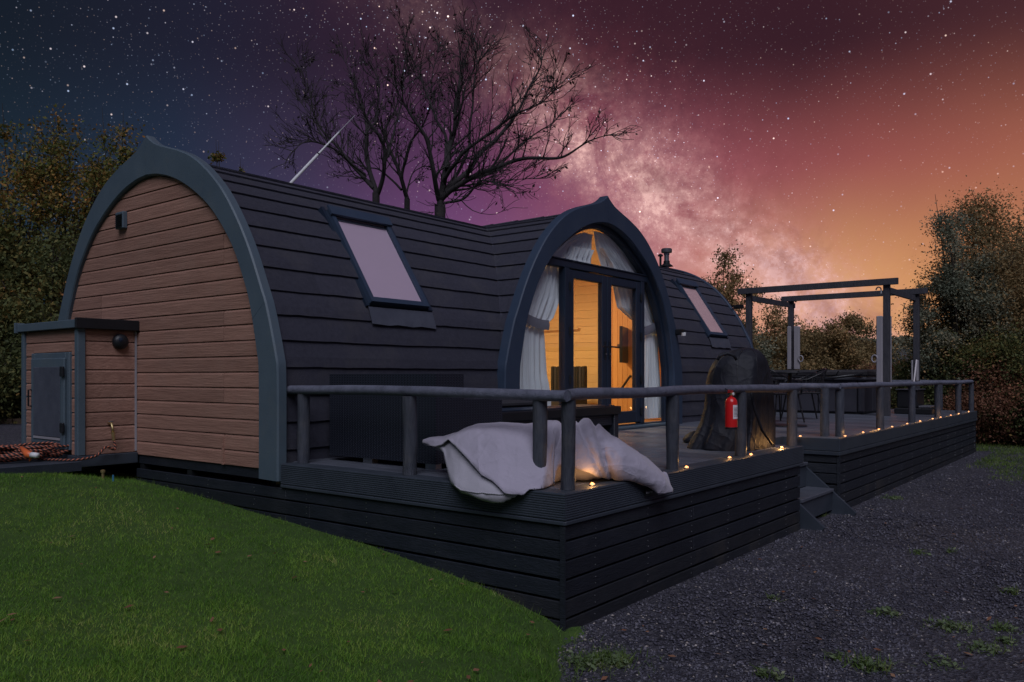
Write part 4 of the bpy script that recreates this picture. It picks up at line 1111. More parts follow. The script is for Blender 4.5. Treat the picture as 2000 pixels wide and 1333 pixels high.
# ---------------------------------------------------------------- railings
def log(root, name, pts, r, m, n=12, seg=.12, wob=.004, seed=0, flat=1.0):
    P_ = []; Q = []
    for a, b in zip(pts[:-1], pts[1:]):
        a = Vector(a); b = Vector(b); k = max(1, int((b - a).length / seg))
        for i in range(k): P_.append(a.lerp(b, i / k))
    P_.append(Vector(pts[-1])); rr = []
    for i, p in enumerate(P_):
        v = mnoise.noise_vector(Vector((p.x * 1.1 + seed, p.y * 1.1, p.z * 2.1))) * wob * 2.0
        p += Vector((v.x, v.y, v.z)) if i not in (0,) else Vector((0, 0, 0)); rr.append(r * (1 + .10 * mnoise.noise(Vector((p.x * 3 + seed, p.y * 3, p.z * 5 + seed)))))
    mb = MB().tube(P_, rr, n); o = build(name, mb, m, root); auto_smooth(o, 50); return o
RZ = 1.352
rail1 = thing('log_railing', 'low log handrail on round posts around the near deck corner', 'railing', (1.0, .5, DZ), 'low log railings')
for i, (x, y) in enumerate([(.13, 2.50), (.10, 1.33), (.13, .27), (.16, .085), (1.48, .08), (2.72, .085), (3.98, .09)]):
    bow = .004
    log(rail1, 'post', [(x, y, DZ), (x + bow, y, DZ + .25), (x, y, RZ - .028)], .047 if i not in (2, 3) else .043, M['post'], 14, .06, .003, i * 3.3)
log(rail1, 'handrail', [(.11, 2.64, RZ), (.10, 1.4, RZ + .004), (.11, .05, RZ - .006)], .034, M['log'], 14, .1, .006, 1)
log(rail1, 'handrail', [(.11, .06, RZ - .006), (1.5, .07, RZ + .0), (2.7, .08, RZ - .002), (4.13, .09, RZ - .002)], .034, M['log'], 14, .1, .006, 5)
rail2 = thing('log_railing', 'long log handrail on round posts along the far deck edge', 'railing', (9, .1, DZ), 'low log railings')
for i, (x, y) in enumerate([(5.42, .22), (5.50, .085), (7.2, .08), (8.97, .08), (10.8, .08), (12.63, .08), (13.98, .08), (13.98, .62), (13.98, 1.9), (13.98, 3.2), (13.98, 4.4)]):
    log(rail2, 'post', [(x, y, DZ), (x, y, RZ - .028)], .048, M['post'], 12, .08, .003, i * 2.1 + 30)
log(rail2, 'handrail', [(5.42, .72, RZ - .004), (5.44, .06, RZ - .004)], .034, M['log'], 12, .1, .004, 8)
log(rail2, 'handrail', [(5.44, .08, RZ - .004), (7.2, .085, RZ), (9, .085, RZ - .004), (10.8, .085, RZ), (14.02, .085, RZ)], .034, M['log'], 12, .15, .006, 9)
log(rail2, 'handrail', [(13.98, .11, RZ), (13.98, 4.5, RZ)], .034, M['log'], 12, .15, .005, 12)

# ---------------------------------------------------------------- deck lights
LP = [((1157, 945), 'brightest small dome light, at the deck corner beside the beanbag', 2.2),
      ((1343, 912), 'small dome light at the foot of the first post right of the beanbag', 1),
      ((1425, 893), 'small dome light just left of the post below the fire extinguisher', 1),
      ((1467, 887), 'small dome light just right of the extinguisher post', 1.3),
      ((1527, 873), 'small dome light lighting the folds of the black barbecue cover', 6.0),
      ((1563, 851), 'tiny dome light at the back of the gap between the decks', .5),
      ((1659, 851), 'tiny dome light at the near corner post of the far deck', .5),
      ((1694, 844), 'small dome light, second along the far deck edge from its corner', .8),
      ((1726, 838), 'dome light lighting the foot of the first far rail post orange', 2.2),
      ((1757, 833), 'small dome light between the first and second posts after the pale screen', .8),
      ((1782, 827), 'small dome light left of the post in front of the mop', .9),
      ((1809, 822), 'small dome light just right of the post in front of the mop', .8),
      ((1828, 817), 'small dome light just left of the fourth post of the long far rail', .8),
      ((1848, 814), 'small dome light just right of the fourth post of the long far rail', .7),
      ((1865, 810), 'third from last dome light at the far end of the deck edge', .7),
      ((1884, 807), 'second from last dome light at the far end of the deck edge', .8),
      ((1898, 803), 'last dome light by the far end post of the deck', .8)]
for (px, py), lab, br in LP:
    p = on(px, py + 2, 2, DZ + .006); p.y = max(p.y, .022 if p.x > .05 else p.y)
    if p.x > 5.3 and p.y > .03: p.y = .03
    g = thing('deck_light', lab, 'deck light', (p.x, p.y, DZ + .001), 'small warm dome lights along the deck edge')
    build('base', MB().lathe([(.022, 0), (.022, .004), (.016, .006)], (0, 0, 0), 12), M['steel'], g, local=True)
    build('dome', MB().lathe([(.0145, .006), (.013, .012), (.008, .016), (.001, .0175)], (0, 0, 0), 12), M['bulb'], g, local=True)
    l = bpy.data.lights.new('deck_light_glow', 'POINT'); l.energy = .24 * br; l.color = (1, .50, .16); l.shadow_soft_size = .012
    lo = bpy.data.objects.new('deck_light_glow', l); COL.objects.link(lo); lo.parent = g; lo.location = (0, 0, .05)

# ---------------------------------------------------------------- rattan sofa
sofa = thing('rattan_sofa', 'black woven rattan sofa with its tall back toward the left rail', 'sofa', (.8, 2.0, DZ))
SX = .40; SY0, SY1 = 1.37, 2.46
build('backrest', MB().box((SX, SY0, .835), (SX + .30, 1.95 + .40, 1.475)), M['wicker'], sofa)
build('end_panel', MB().box((SX, 2.353, .835), (SX + .30, 2.52, 1.475)), M['wicker'], sofa)
build('seat_box', MB().box((SX + .30, SY0 + .002, .835), (SX + .75, 2.5, 1.10)), M['wicker'], sofa)
build('armrest', MB().box((SX + .302, SY0 - .0, 1.10), (SX + .75, SY0 + .16, 1.285)), M['wicker'], sofa)
build('cushion', MB().box((SX + .31, SY0 + .18, 1.10), (SX + .75, 2.45, 1.2), .03), M['seat'], sofa)
for x, y in ((SX + .02, SY0 + .02), (SX + .02, 2.05), (SX + .68, SY0 + .02), (SX + .68, 2.4)):
    build('foot', MB().box((x, y, DZ), (x + .06, y + .10, .834)), M['steel'], sofa)
sofa2 = thing('rattan_bench', 'low black woven rattan bench behind the coffee table', 'bench', (1.9, 2.2, DZ))
build('seat_box', MB().box((1.32, 2.0, .83), (2.55, 2.5, 1.16), .012), M['wicker'], sofa2)
build('cushion', MB().box((1.34, 2.02, 1.16), (2.53, 2.48, 1.24), .03), M['seat'], sofa2)
for x, y in ((1.34, 2.03), (2.47, 2.03), (1.34, 2.42), (2.47, 2.42)): build('foot', MB().box((x, y, DZ), (x + .05, y + .05, .829)), M['steel'], sofa2)
ct = thing('coffee_table', 'low black rattan coffee table in front of the porch doors', 'table', (2.4, 1.85, DZ))
build('tabletop', MB().box((1.30, 1.52, 1.085), (3.23, 2.0, 1.165), .008), M['black'], ct)
build('glass_top', MB().box((1.35, 1.57, 1.167), (3.18, 1.95, 1.174)), M['frame'], ct)
for x in (1.32, 3.13):
    build('leg_panel', MB().box((x, 1.54, DZ), (x + .08, 1.98, 1.084), .006), M['wicker'], ct)
build('apron', MB().box((1.41, 1.56, .98), (3.12, 1.60, 1.084), .004), M['wicker'], ct)
build('shelf', MB().box((1.41, 1.60, .86), (2.4, 1.96, .89)), M['wicker'], ct)

# ---------------------------------------------------------------- beanbag
bb = thing('beanbag', 'large grey canvas beanbag slumped over the deck corner behind the posts', 'beanbag', (.35, .6, DZ))
SL = [(826, 861, 864, 5.45, .02), (840, 857, 870, 5.42, .05), (866, 856, 885, 5.38, .12), (880, 853, 938, 5.32, .22), (900, 846, 957, 5.27, .28), (935, 837, 968, 5.22, .33), (975, 833, 974, 5.18, .36),
      (1010, 832, 972, 5.16, .36), (1045, 831, 962, 5.15, .34), (1080, 828, 950, 5.16, .32), (1115, 825, 948, 5.18, .30), (1150, 824, 943, 5.18, .28), (1170, 829, 940, 5.18, .27), (1182, 845, 939, 5.20, .25),
      (1215, 868, 938, 5.20, .24), (1260, 901, 948, 5.26, .19), (1298, 934, 960, 5.30, .10), (1314, 957, 963, 5.30, .015)]
F_ = Vector((cA, sA, 0))
def sec_interp(px):
    xs_ = [s_[0] for s_ in SL]; return [float(np.interp(px, xs_, [s_[k] for s_ in SL])) for k in (1, 2, 3, 4)]
F_ = Vector((cA, sA, 0))
def bag_ring(px, f, inflate=0.0, nz=1):
    """f 0..1 round the section, 0 = front bottom, .5 = top... returns point"""
    top, bot, dep, hw = sec_interp(px)
    a = f * 2 * PI - PI / 2
    ca, sa_ = math.cos(a), math.sin(a)
    sup = lambda v, e: math.copysign(abs(v) ** e, v)
    cu = -sup(ca, .75) * (hw + inflate); zu = sup(sa_, .8)
    # front side (cu<0) toward the camera
    zc = (top + bot) / 2; zh = (bot - top) / 2
    mask = float(smooth(1095, 1060, px)) * float(smooth(850, 890, px))
    depth = dep + .12 + cu - .36 * (1 - (zu + 1) / 2) ** 2.3 * mask
    # choose py so that silhouette matches at section centre depth
    z_top = CAM[2] - (top - 736) / 1590. * (dep + .12); z_bot = CAM[2] - (bot - 736) / 1590. * (dep + .12 - hw * .75)
    z = (z_top + z_bot) / 2 + (z_top - z_bot) / 2 * zu + inflate * sa_
    p = Vector(CAM) + ray(px, 736) * depth; p.z = z
    P3 = Vector((p.x, p.y, z))
    n = (.020 * mnoise.noise(P3 * 3.0) + .003 * mnoise.noise(P3 * 11)) * min(hw / .2, 1)
    al = Vector((px / 1590. * 5.1, z * 1.0, dep))
    cr = abs(mnoise.noise(Vector((al.x * 5.5 + z * 6, al.x * 1.5 - z * 7, f * 3))))
    cr2 = abs(mnoise.noise(Vector((al.x * 11 - z * 9, z * 13 + al.x * 4, f * 5 + 4))))
    tight = .6 + .9 * math.exp(-((px - 1165) / 45.) ** 2)
    n -= (.010 * tight * max(0, 1 - cr * 5) + .003 * tight * max(0, 1 - cr2 * 6)) * min(hw / .25, 1)
    fold = math.exp(-((px - (1182 - (z - .95) * 90)) / 7.) ** 2) * .045 + math.exp(-((px - (1160 - (z - .95) * 140)) / 6.) ** 2) * .025 + math.exp(-((px - (1085 + (z - 1.0) * 90)) / 7.) ** 2) * .035
    rad = Vector((F_.x * cu, F_.y * cu, zu * .3)).normalized() if hw > .03 else Vector((0, 0, 0))
    return p + rad * (n - fold)
pxs = list(np.linspace(826, 1314, 170))
mb = MB(); mb.grid([[bag_ring(px, j / 56) for j in range(56)] for px in pxs], close_u=True)
mb.f.append(tuple(range(56))); mb.f.append(tuple((len(pxs) - 1) * 56 + j for j in range(56)))
# keep the underside on the deck when over it
def settle(v, e=.004):
    x, y, z = v
    out = -(min(x, y) + .01)                                # > 0 once past the edge of the boards
    f = min(max(out / .09, 0), 1); f = f * f * (3 - 2 * f)
    return (x, y, max(z, DZ + e - .13 * f))
mb.v = [settle(v) for v in mb.v]
build('filling_bag', mb, M['bag2'], bb, smooth=True)
EDGE = [(826, 866), (850, 870), (866, 866), (875, 863), (890, 872), (915, 892), (940, 915), (962, 925), (985, 940), (1015, 944), (1045, 950), (1066, 962), (1080, 958), (1082, 925), (1090, 905), (1115, 905), (1150, 912), (1180, 928), (1230, 938), (1270, 950), (1314, 960)]
ex_, ey_ = [e[0] for e in EDGE], [e[1] for e in EDGE]
P_ = []
for px in np.linspace(826, 1314, 190):
    top, bot, dep, hw = sec_interp(px); ed = float(np.interp(px, ex_, ey_))
    fr_ = min(max((bot - ed) / max(bot - top, 1), .0), .98)         # height fraction of the edge on the front
    f0 = .5 - (.5 - math.acos(max(-1, min(1, 1 - 2 * (fr_)))) / (2 * PI)) if True else 0
    # f on ring: front side runs f from 0 (bottom) to .5 (top)? ring: a=-pi/2 bottom -> cu front first
    zu = 2 * fr_ - 1; sa_ = math.copysign(abs(zu) ** (1 / .8), zu); a = math.asin(max(-1, min(1, sa_))); fedge = (a + PI / 2) / (2 * PI)
    row = []
    for j in range(50):
        f = fedge + (.93 - fedge) * (j / 49)
        infl = .018 + .030 * math.exp(-j / 3.) + (.008 * math.sin(px * .09) if j == 0 else 0)
        infl *= min(1, hw / .13)
        row.append(bag_ring(px, f, infl))
    P_.append(row)
mb = MB(); mb.grid(P_)
# give the sheet thickness
nv = len(mb.v); 
mb.v = [settle(v, .010) for v in mb.v]
pp = [settle(tuple(bag_ring(px, .10 + .05 * math.sin((px - 885) / 60.), .006)), .008) for px in np.linspace(888, 1050, 40)]
build('piping', MB().tube(pp, .005, 6), M['bag2'], bb, smooth=True)
co = build('canvas_cover', mb, M['bag'], bb, smooth=True, recalc=False)
sm = co.modifiers.new('thickness', 'SOLIDIFY'); sm.thickness = .007; sm.offset = 0
# tag with print
tp = on(1272, 962, 1, -.035)
tg = build('tag', MB().box((tp.x - .052, -.022, tp.z - .022), (tp.x + .045, -.0195, tp.z + .022)), M['black'], bb)
fc = bpy.data.curves.new('tag_text', 'FONT'); fc.body = 'bazaar bag'; fc.size = .0195; fc.align_x = 'CENTER'; fc.align_y = 'CENTER'
fo = bpy.data.objects.new('tmp', fc); COL.objects.link(fo); bpy.context.view_layer.update()
me = bpy.data.meshes.new_from_object(fo.evaluated_get(bpy.context.evaluated_depsgraph_get())); bpy.data.objects.remove(fo)
me.transform(Matrix.Rotation(R(90), 4, 'X')); me.transform(Matrix.Translation((tp.x - .003 - ORG[bb.name][0], -.0225 - ORG[bb.name][1], tp.z - ORG[bb.name][2])))
me.materials.clear(); me.materials.append(M['white']); to = bpy.data.objects.new('print', me); COL.objects.link(to); to.parent = tg

# ---------------------------------------------------------------- covered barbecue
bq = thing('covered_barbecue', 'kettle barbecue under a crumpled black cover by the deck rail', 'barbecue', tuple(at(1450, 7.4, DZ)))
BR = [(884, 1342, 1548), (876, 1341, 1549), (862, 1348, 1549), (845, 1358, 1548), (825, 1368, 1547), (800, 1375, 1543), (775, 1378, 1538), (755, 1378, 1533), (735, 1382, 1524), (718, 1388, 1514), (704, 1397, 1505), (693, 1412, 1494), (685, 1428, 1483), (680.5, 1446, 1470), (679, 1457, 1462)]
dep0 = 7.45; K = 128; P_ = []
for i in range(61):
    f = i / 60 * (len(BR) - 1); a = int(min(f, len(BR) - 2)); u = f - a
    py, l, r_ = [BR[a][k] + (BR[a + 1][k] - BR[a][k]) * u for k in range(3)]
    hw = (r_ - l) / 2 * dep0 / 1590.; cx_ = (l + r_) / 2; z = CAM[2] - (py - 736) / 1590. * dep0
    if i == 0: z = DZ + .003
    hd = hw * .80; c = at(cx_, dep0 + .05, z); row = []
    amp = .30 * smooth(.0, 1, np.array((1.62 - z) / .8)) 
    for j in range(K):
        an = 2 * PI * j / K
        am = float(amp) * 3.0
        q3 = Vector((math.cos(an) * 1.6, math.sin(an) * 1.6, z * .9))
        ph = an * 3.5 + 1.1 * mnoise.noise(q3 * .8) + 1.4 * (z - 1.3) * math.sin(an * 2 + 1)
        val = (1 - abs(math.sin(ph))) ** 2.2
        ph2 = an * 8 + 2.5 * mnoise.noise(q3 * 1.3) + 2 * z
        val2 = (1 - abs(math.sin(ph2))) ** 2
        sag = max(0, mnoise.noise(Vector((math.cos(an) * 1.5, math.sin(an) * 1.5, z * 3.2 + 5))))
        fold = am * (.06 + .52 * val + .12 * val2) + .16 * sag + .02 * mnoise.noise(Vector((math.cos(an) * 5, math.sin(an) * 5, z * 7)))
        k = 1 - fold * .55
        x_ = math.cos(an) * hw * (k + (1 - fold * .12 - k) * smooth(.75, .98, np.array(abs(math.cos(an))))); y_ = math.sin(an) * hd * k
        zz = z + (.010 * math.sin(an * 5 + 1) if 0 < i < 4 else 0)
        p = c + Vector((sA, -cA, 0)) * x_ + Vector((cA, sA, 0)) * y_; p.z = zz
        p.y = .17 + .5 * ((p.y - .17) + math.sqrt((p.y - .17) ** 2 + .0016))   # cover stays behind the rail
        row.append(p)
    P_.append(row)
mb = MB(); mb.grid(P_, close_u=True); mb.f.append(tuple(60 * K + j for j in range(K)))
build('cover', mb, M['cover'], bq, smooth=True)
for j in (72, 88, 104, 120):
    build('seam', MB().tube([P_[i][j] for i in range(2, 56)], .0035, 5), M['blackmetal'], bq, smooth=True)
build('hem', MB().tube([P_[1][j % K] for j in range(K + 1)], .008, 6, caps=False), M['cover'], bq, smooth=True)
P_ = []
hc = at3(1420, 697, dep0 - .25)
mb = MB().tube([hc + Vector((sA, -cA, 0)) * dx + Vector((0, 0, dz)) for dx, dz in ((-.085, -.03), (-.06, .012), (0, .03), (.06, .012), (.085, -.03))], [.012, .016, .018, .016, .012], 8); build('cover_handle', mb, M['cover'], bq, smooth=True)
mb = MB().tube([at3(1466, 762, dep0 - .30), at3(1474, 800, dep0 - .30), at3(1488, 840, dep0 - .24), at3(1508, 868, dep0 - .10)], .012, 6); build('cord', mb, M['cover'], bq, smooth=True)
bl = at(1357, 8.15, DZ)
mb = MB(); mb.grid([[(bl.x + r_ * math.cos(a) * 1.3, bl.y + r_ * math.sin(a), DZ + zz + .01 * mnoise.noise(Vector((a, zz * 9, 1)))) for a in np.linspace(0, 2 * PI, 16, endpoint=False)] for r_, zz in ((.10, .0), (.115, .03), (.09, .07), (.05, .10), (.01, .115))], close_u=True)
single('black_bag', mb, M['cover'], 'small black bag on the deck left of the covered barbecue', 'bag', smooth=True, org=(bl.x, bl.y, DZ))

# ---------------------------------------------------------------- fire extinguisher
e0 = on(1427, 838, 1, -.0); ez1 = on(1427, 770, 1, 0).z
ext = thing('fire_extinguisher', 'small red fire extinguisher hanging from the rail before the barbecue', 'fire extinguisher', (e0.x, -.005, e0.z))
H_ = ez1 - e0.z
b = build('cylinder', MB().lathe([(.040, 0), (.048, .006), (.048, H_ - .07), (.044, H_ - .05), (.030, H_ - .03), (.014, H_ - .022), (.014, H_ - .01)], (0, 0, 0), 24), M['red'], ext, local=True); auto_smooth(b, 40)
build('base_ring', MB().lathe([(.050, 0), (.051, .014), (.049, .016)], (0, 0, -.001), 24), M['black'], ext, local=True)
build('valve', MB().lathe([(.016, H_ - .01), (.016, H_ + .012)], (0, 0, 0), 12), M['brass'], ext, local=True)
build('lever', MB().box((-.05, -.008, H_ + .012), (.02, .008, H_ + .02)).beam((-.05, 0, H_ + .03), (.02, 0, H_ + .024), .016, .005), M['red'], ext, local=True)
P_ = [[(.0488 * math.cos(a), .0488 * math.sin(a), z_) for a in np.linspace(-PI * .78, -PI * .34, 14)] for z_ in (.05 + .03, H_ - .085)]
build('label', MB().grid(P_), M['paper'], ext, local=True, recalc=False)
mb = MB()
for k in range(7):
    z_ = .10 + k * (H_ - .20) / 7; P_ = [[(.0492 * math.cos(a), .0492 * math.sin(a), z_ + h_) for a in np.linspace(-PI * .74, -PI * (.38 + .05 * (k % 3)), 8)] for h_ in (0, .004)]
    mb.grid(P_)
build('small_print', mb, M['seat'], ext, local=True, recalc=False)
build('gauge', MB().lathe([(.012, 0), (.012, .008), (.009, .010)], (-.006, -.016, H_ + .0), 14, 'y'), M['white'], ext, local=True)
build('discharge_hose', MB().tube([(.014, 0, H_ + .004), (.05, -.01, H_ - .01), (.060, -.015, H_ - .07), (.054, -.015, H_ - .16)], .007, 8), M['black'], ext, local=True, smooth=True)
build('hanger', MB().tube([(0, .0, H_ - .02), (.0, .03, H_ + .03), (0, .085, RZ - e0.z + .03)], .004, 6), M['blackmetal'], ext, local=True)

# ---------------------------------------------------------------- pergola
PG = thing('pergola', 'open dark timber pergola frame over the hot tub', 'pergola', (12, 2, DZ))
xn, xf = 10.9, 12.9
pNR = on(1732, 545, 0, xn); pNL = on(1463, 566, 0, xn); pFR = on(1790, 565, 0, xf); pFL = on(1545, 582, 0, xf); TZ_ = 3.05
for p in (pNR, pNL, pFR, pFL):
    build('post', MB().box((p.x - .05, p.y - .05, DZ), (p.x + .05, p.y + .05, TZ_), .006), M['perg'], PG)
for x, px0, px1, pyl in ((xn, 1755, 1442, 0), (xf, 1812, 1527, 0)):
    ya, yb = on(px0, 550, 0, x - .06).y, on(px1, 570, 0, x - .06).y
    build('beam', MB().box((x - .105, ya, 2.99), (x - .055, yb, 3.10), .005), M['perg'], PG)
for pn, pf in ((pNR, pFR), (pNL, pFL)):
    build('cross_beam', MB().beam((xn - .05, pn.y + .02, 2.925), (xf + .25 if pn is pNL or True else xf, pf.y + .02, 2.925), .05, .10), M['perg'], PG)
def hook(px, py, x, parent):
    c = on(px, py, 0, x); mb = MB()
    mb.tube([c + Vector((0, .04 * math.cos(a), .05 * math.sin(a))) for a in np.linspace(0, PI, 8)] + [c + Vector((0, -.04, -.06))], .012, 6); build('hook', mb, M['white'], parent)
hook(1716, 567, xn - .02, PG)
build('hanging_wire', MB().tube([on(1489, 570, 0, xn), on(1489, 580, 0, xn)], .006, 5), M['blackmetal'], PG)
# pale screens strapped to the posts
def screen(px0, px1, pyt, pyb, x, label, slit=None, loop=None):
    r_ = thing('rolled_screen', label, 'screen', tuple(on((px0 + px1) / 2, pyb, 0, x)), 'pale rolled side screens on the pergola posts')
    a = on(px0, pyt, 0, x); b = on(px1, pyb, 0, x)
    o = build('panel', MB().box((x - .03, b.y, b.z), (x + .03, a.y, a.z), .01), M['cream'], r_)
    if loop:
        c = on(loop[0], loop[1], 0, x - .04)
        mb = MB().tube([c + Vector((0, .045 * math.cos(t_), .06 * math.sin(t_))) for t_ in np.linspace(0, 2 * PI, 14)], .014, 6, caps=False); build('cord_loop', mb, M['cream'], r_)
screen(1712, 1724, 618, 812, xn - .12, 'tall pale rolled screen left of the near pergola post', loop=(1708, 701))
screen(1732.5, 1741, 618, 760, xn + .10, 'narrow pale screen edge right of the near pergola post')
screen(1538, 1545, 638, 722, xf - .10, 'pale screen strip left of the rear pergola post')
screen(1551, 1562, 638, 722, xf - .10, 'pale screen strip right of the rear pergola post', loop=(1564, 701))
screen(1780, 1783, 704, 745, xf - .1, 'short pale screen strip left of the far right pergola post')
screen(1789, 1794, 704, 745, xf - .1, 'short pale screen strip right of the far right pergola post')

# ---------------------------------------------------------------- hot tub
ht = thing('hot_tub', 'square dark hot tub with a folded vinyl cover under the pergola', 'hot tub', (12.1, 2.4, DZ))
TX0, TX1, TY0, TY1 = 11.15, 12.75, 1.30, 3.55
n = 5
build('tub_shell', MB().box((TX0 + .03, TY0 + .03, DZ), (TX1 - .03, TY1 - .03, 1.40)), M['black'], ht)
def panel_row(axis, a, b, plane, sg):
    k = 3; w = (b - a) / k
    for i in range(k):
        p0, p1 = sorted((plane, plane + sg * .028)); mb = MB()
        c0, c1 = a + i * w + .006, a + (i + 1) * w - .006
        mb.box((p0, c0, .83), (p1, c1, 1.385), .012) if axis == 'y' else mb.box((c0, p0, .83), (c1, p1, 1.385), .012)
        build('side_panel', mb, M['tub'], ht)
panel_row('y', TY0 + .12, TY1 - .12, TX0, 1); panel_row('x', TX0 + .12, TX1 - .12, TY0, 1)
for x, y in ((TX0, TY0), (TX1 - .11, TY0), (TX0, TY1 - .11), (TX1 - .11, TY1 - .11)): build('corner_trim', MB().box((x - .008, y - .008, .82), (x + .118, y + .118, 1.39), .03), M['tub'], ht)
build('rim', MB().box((TX0 - .05, TY0 - .05, 1.392), (TX1 + .05, TY1 + .05, 1.455), .02), M['tubside'], ht)
mid = (TX0 + TX1) / 2
cvL = build('cover', MB().box((TX0 - .07, TY0 - .07, 1.458), (mid - .01, TY1 + .07, 1.565), .03), M['tubcover'], ht)
build('cover', MB().box((mid + .01, TY0 - .07, 1.458), (TX1 + .07, TY1 + .07, 1.585), .03), M['tubcover'], ht)
for y in (1.7, 2.4, 3.1):
    build('cover_strap', MB().beam((TX0 - .08, y, 1.56), (TX0 - .09, y + .12, 1.36), .05, .006, up=(0, 1, 0)), M['black'], ht)
mb = MB().tube([(TX0 - .1, 1.3, 1.50), (TX0 - .14, 1.9, 1.42), (TX0 - .12, 2.6, 1.46), (TX0 - .1, 3.3, 1.50)], .025, 8); build('cover_lifter', mb, M['blackmetal'], ht, smooth=True)
# dark steps / box with mop and bucket
bx = on(1742, 812, 0, 12.6)
bs = thing('tub_step', 'black plastic step box beside the hot tub on the right', 'step', (12.2, .75, DZ))
build('lower_step', MB().box((11.75, .34, DZ), (12.55, .95, .90), .015), M['black'], bs); build('tray', MB().box((11.95, .40, .902), (12.5, .60, .94), .01), M['tubside'], bs)
build('upper_step', MB().box((11.95, .62, .902), (12.55, .95, 1.21), .015), M['black'], bs); build('tread', MB().box((11.92, .60, 1.212), (12.58, .97, 1.235), .008), M['tub'], bs)
pb = on(1780, 790, 0, 12.1)
bk = thing('mop_bucket', 'blue bucket standing on the black step by the rail', 'bucket', (12.1, pb.y, .905))
build('bucket', MB().lathe([(.06, .0), (.075, .17), (.08, .19), (.074, .19), (.056, .012)], (12.1, pb.y, .942), 20), M['blue'], bk, smooth=True)
build('bail', MB().tube([(12.1, pb.y + .078 * math.cos(a), 1.13 + .05 * math.sin(a)) for a in np.linspace(0, PI, 8)], .004, 5), M['white'], bk)
mp = thing('mop', 'pale mop handle leaning out of the blue bucket', 'mop', (12.1, pb.y, .96))
build('handle', MB().tube([(12.1, pb.y, .96), on(1790, 703, 0, 12.35)], .014, 8), M['paper'], mp); build('mop_head', MB().lathe([(.045, .0), (.05, .05), (.02, .12)], (12.1, pb.y, .955), 12), M['blue'], mp)

# ---------------------------------------------------------------- rope chairs and table
def rope_chair(loc, rz, label):
    c = thing('rope_chair', label, 'chair', loc, 'rope-backed garden chairs')
    c.rotation_euler = (0, 0, rz)
    def B(nm, mb, m, **k): return build(nm, mb, m, c, local=True, **k)
    for sx in (-1, 1):
        B('leg', MB().tube([(sx * .20, -.20, .40), (sx * .25, -.27, 0)], .012, 8), M['blackmetal'])
        B('leg', MB().tube([(sx * .20, .18, .40), (sx * .25, .27, 0)], .012, 8), M['blackmetal'])
    B('seat', MB().box((-.25, -.24, .40), (.25, .24, .425), .01), M['black'])
    fr = [(-.27, -.20, .60), (-.29, .02, .62), (-.28, .2, .70), (-.20, .31, .76), (0, .34, .78), (.20, .31, .76), (.28, .2, .70), (.29, .02, .62), (.27, -.20, .60)]
    B('back_frame', MB().tube([(-.24, -.22, .42)] + fr + [(.24, -.22, .42)], .013, 8), M['blackmetal'], smooth=True)
    for i in range(27):
        f = i / 26 * (len(fr) - 1); a = int(min(f, len(fr) - 2)); p = Vector(fr[a]).lerp(Vector(fr[a + 1]), f - a)
        q = Vector((p.x * .84, min(max(p.y * .8, -.2), .235), .42))
        B('rope', MB().tube([p, q], .005, 4), M['seat'] if i % 2 else M['black'])
    return c
cp = on(1598, 822, 2, DZ)
rope_chair((cp.x + .2, cp.y + .30, DZ), R(-150), 'black rope-backed chair right of the covered barbecue')
cq = at(1545, 11.4, DZ)
rope_chair((cq.x + .3, cq.y + .3, DZ), R(60), 'black rope-backed chair mostly hidden behind the barbecue cover')
tb = at(1560, 10.6, DZ)
gt = thing('garden_table', 'round black metal garden table between the two rope chairs', 'table', (tb.x + .1, tb.y + .15, DZ))
build('tabletop', MB().lathe([(.001, .70), (.33, .70), (.34, .71), (.33, .722), (.001, .722)], (0, 0, 0), 32), M['blackmetal'], gt, local=True)
build('stem', MB().lathe([(.03, .03), (.025, .70)], (0, 0, 0), 12), M['blackmetal'], gt, local=True); build('foot', MB().lathe([(.22, 0), (.21, .02), (.03, .035)], (0, 0, 0), 24), M['blackmetal'], gt, local=True)

# ---------------------------------------------------------------- utility cupboard
XC = -.50; YC0, YC1 = 4.80, 5.93; CZ0, CZ1 = .76, 1.87
cu = thing('utility_cupboard', 'small brown-clad utility cupboard with a grey door on the cabin gable', 'cupboard', (-.25, 5.4, CZ0))
build('carcass', MB().box((XC + .03, YC0 + .03, CZ0), (.014, YC1, CZ1 + .02)), M['black'], cu)
hh = .1265; z = .79
build('base_trim', MB().box((XC - .03, YC0 - .03, .66), (.012, YC1 + .02, .757), .004), M['rib'], cu)
z = CZ0
DY0, DY1 = on(140, 700, 0, XC).y, on(66, 700, 0, XC).y; DZ0, DZ1 = .80, on(100, 690, 0, XC).z
while z < CZ1 - .02:
    h = min(hh, CZ1 + .01 - z)
    if z + h > DZ0 and z < DZ1 + .01:
        clad_board(YC0 + .03, DY0 - .002, z, h, XC, cu); clad_board(DY1 + .002, YC1 - .0, z, h, XC, cu)
        if z + h > DZ1 + .02: clad_board(DY0 - .0, DY1 + .0, DZ1 + .004, z + h - DZ1 - .004, XC, cu)
    else: clad_board(YC0 + .03, YC1, z, h, XC, cu)
    clad_board(XC + .03, .012, z, h, YC0, cu, axis='x')
    z += hh
build('corner_trim', MB().box((XC - .022, YC0 - .022, CZ0), (XC + .045, YC0 + .045, CZ1 + .01), .005), M['trim'], cu)
build('corner_trim', MB().box((XC - .022, YC1 - .03, CZ0), (XC + .045, YC1 + .03, CZ1 + .01), .005), M['trim'], cu)
build('inner_strip', MB().box((-.004, YC0 - .010, .77), (.012, YC0 + .0, CZ1)), M['cream'], cu)
build('roof_fascia', MB().box((XC - .05, YC0 - .03, CZ1 + .011), (XC - .02, YC1 + .05, CZ1 + .085), .005), M['trim'], cu)
build('roof_fascia', MB().box((XC - .055, YC0 - .06, CZ1 + .006), (.010, YC0 - .031, CZ1 + .10), .005), M['black'], cu)
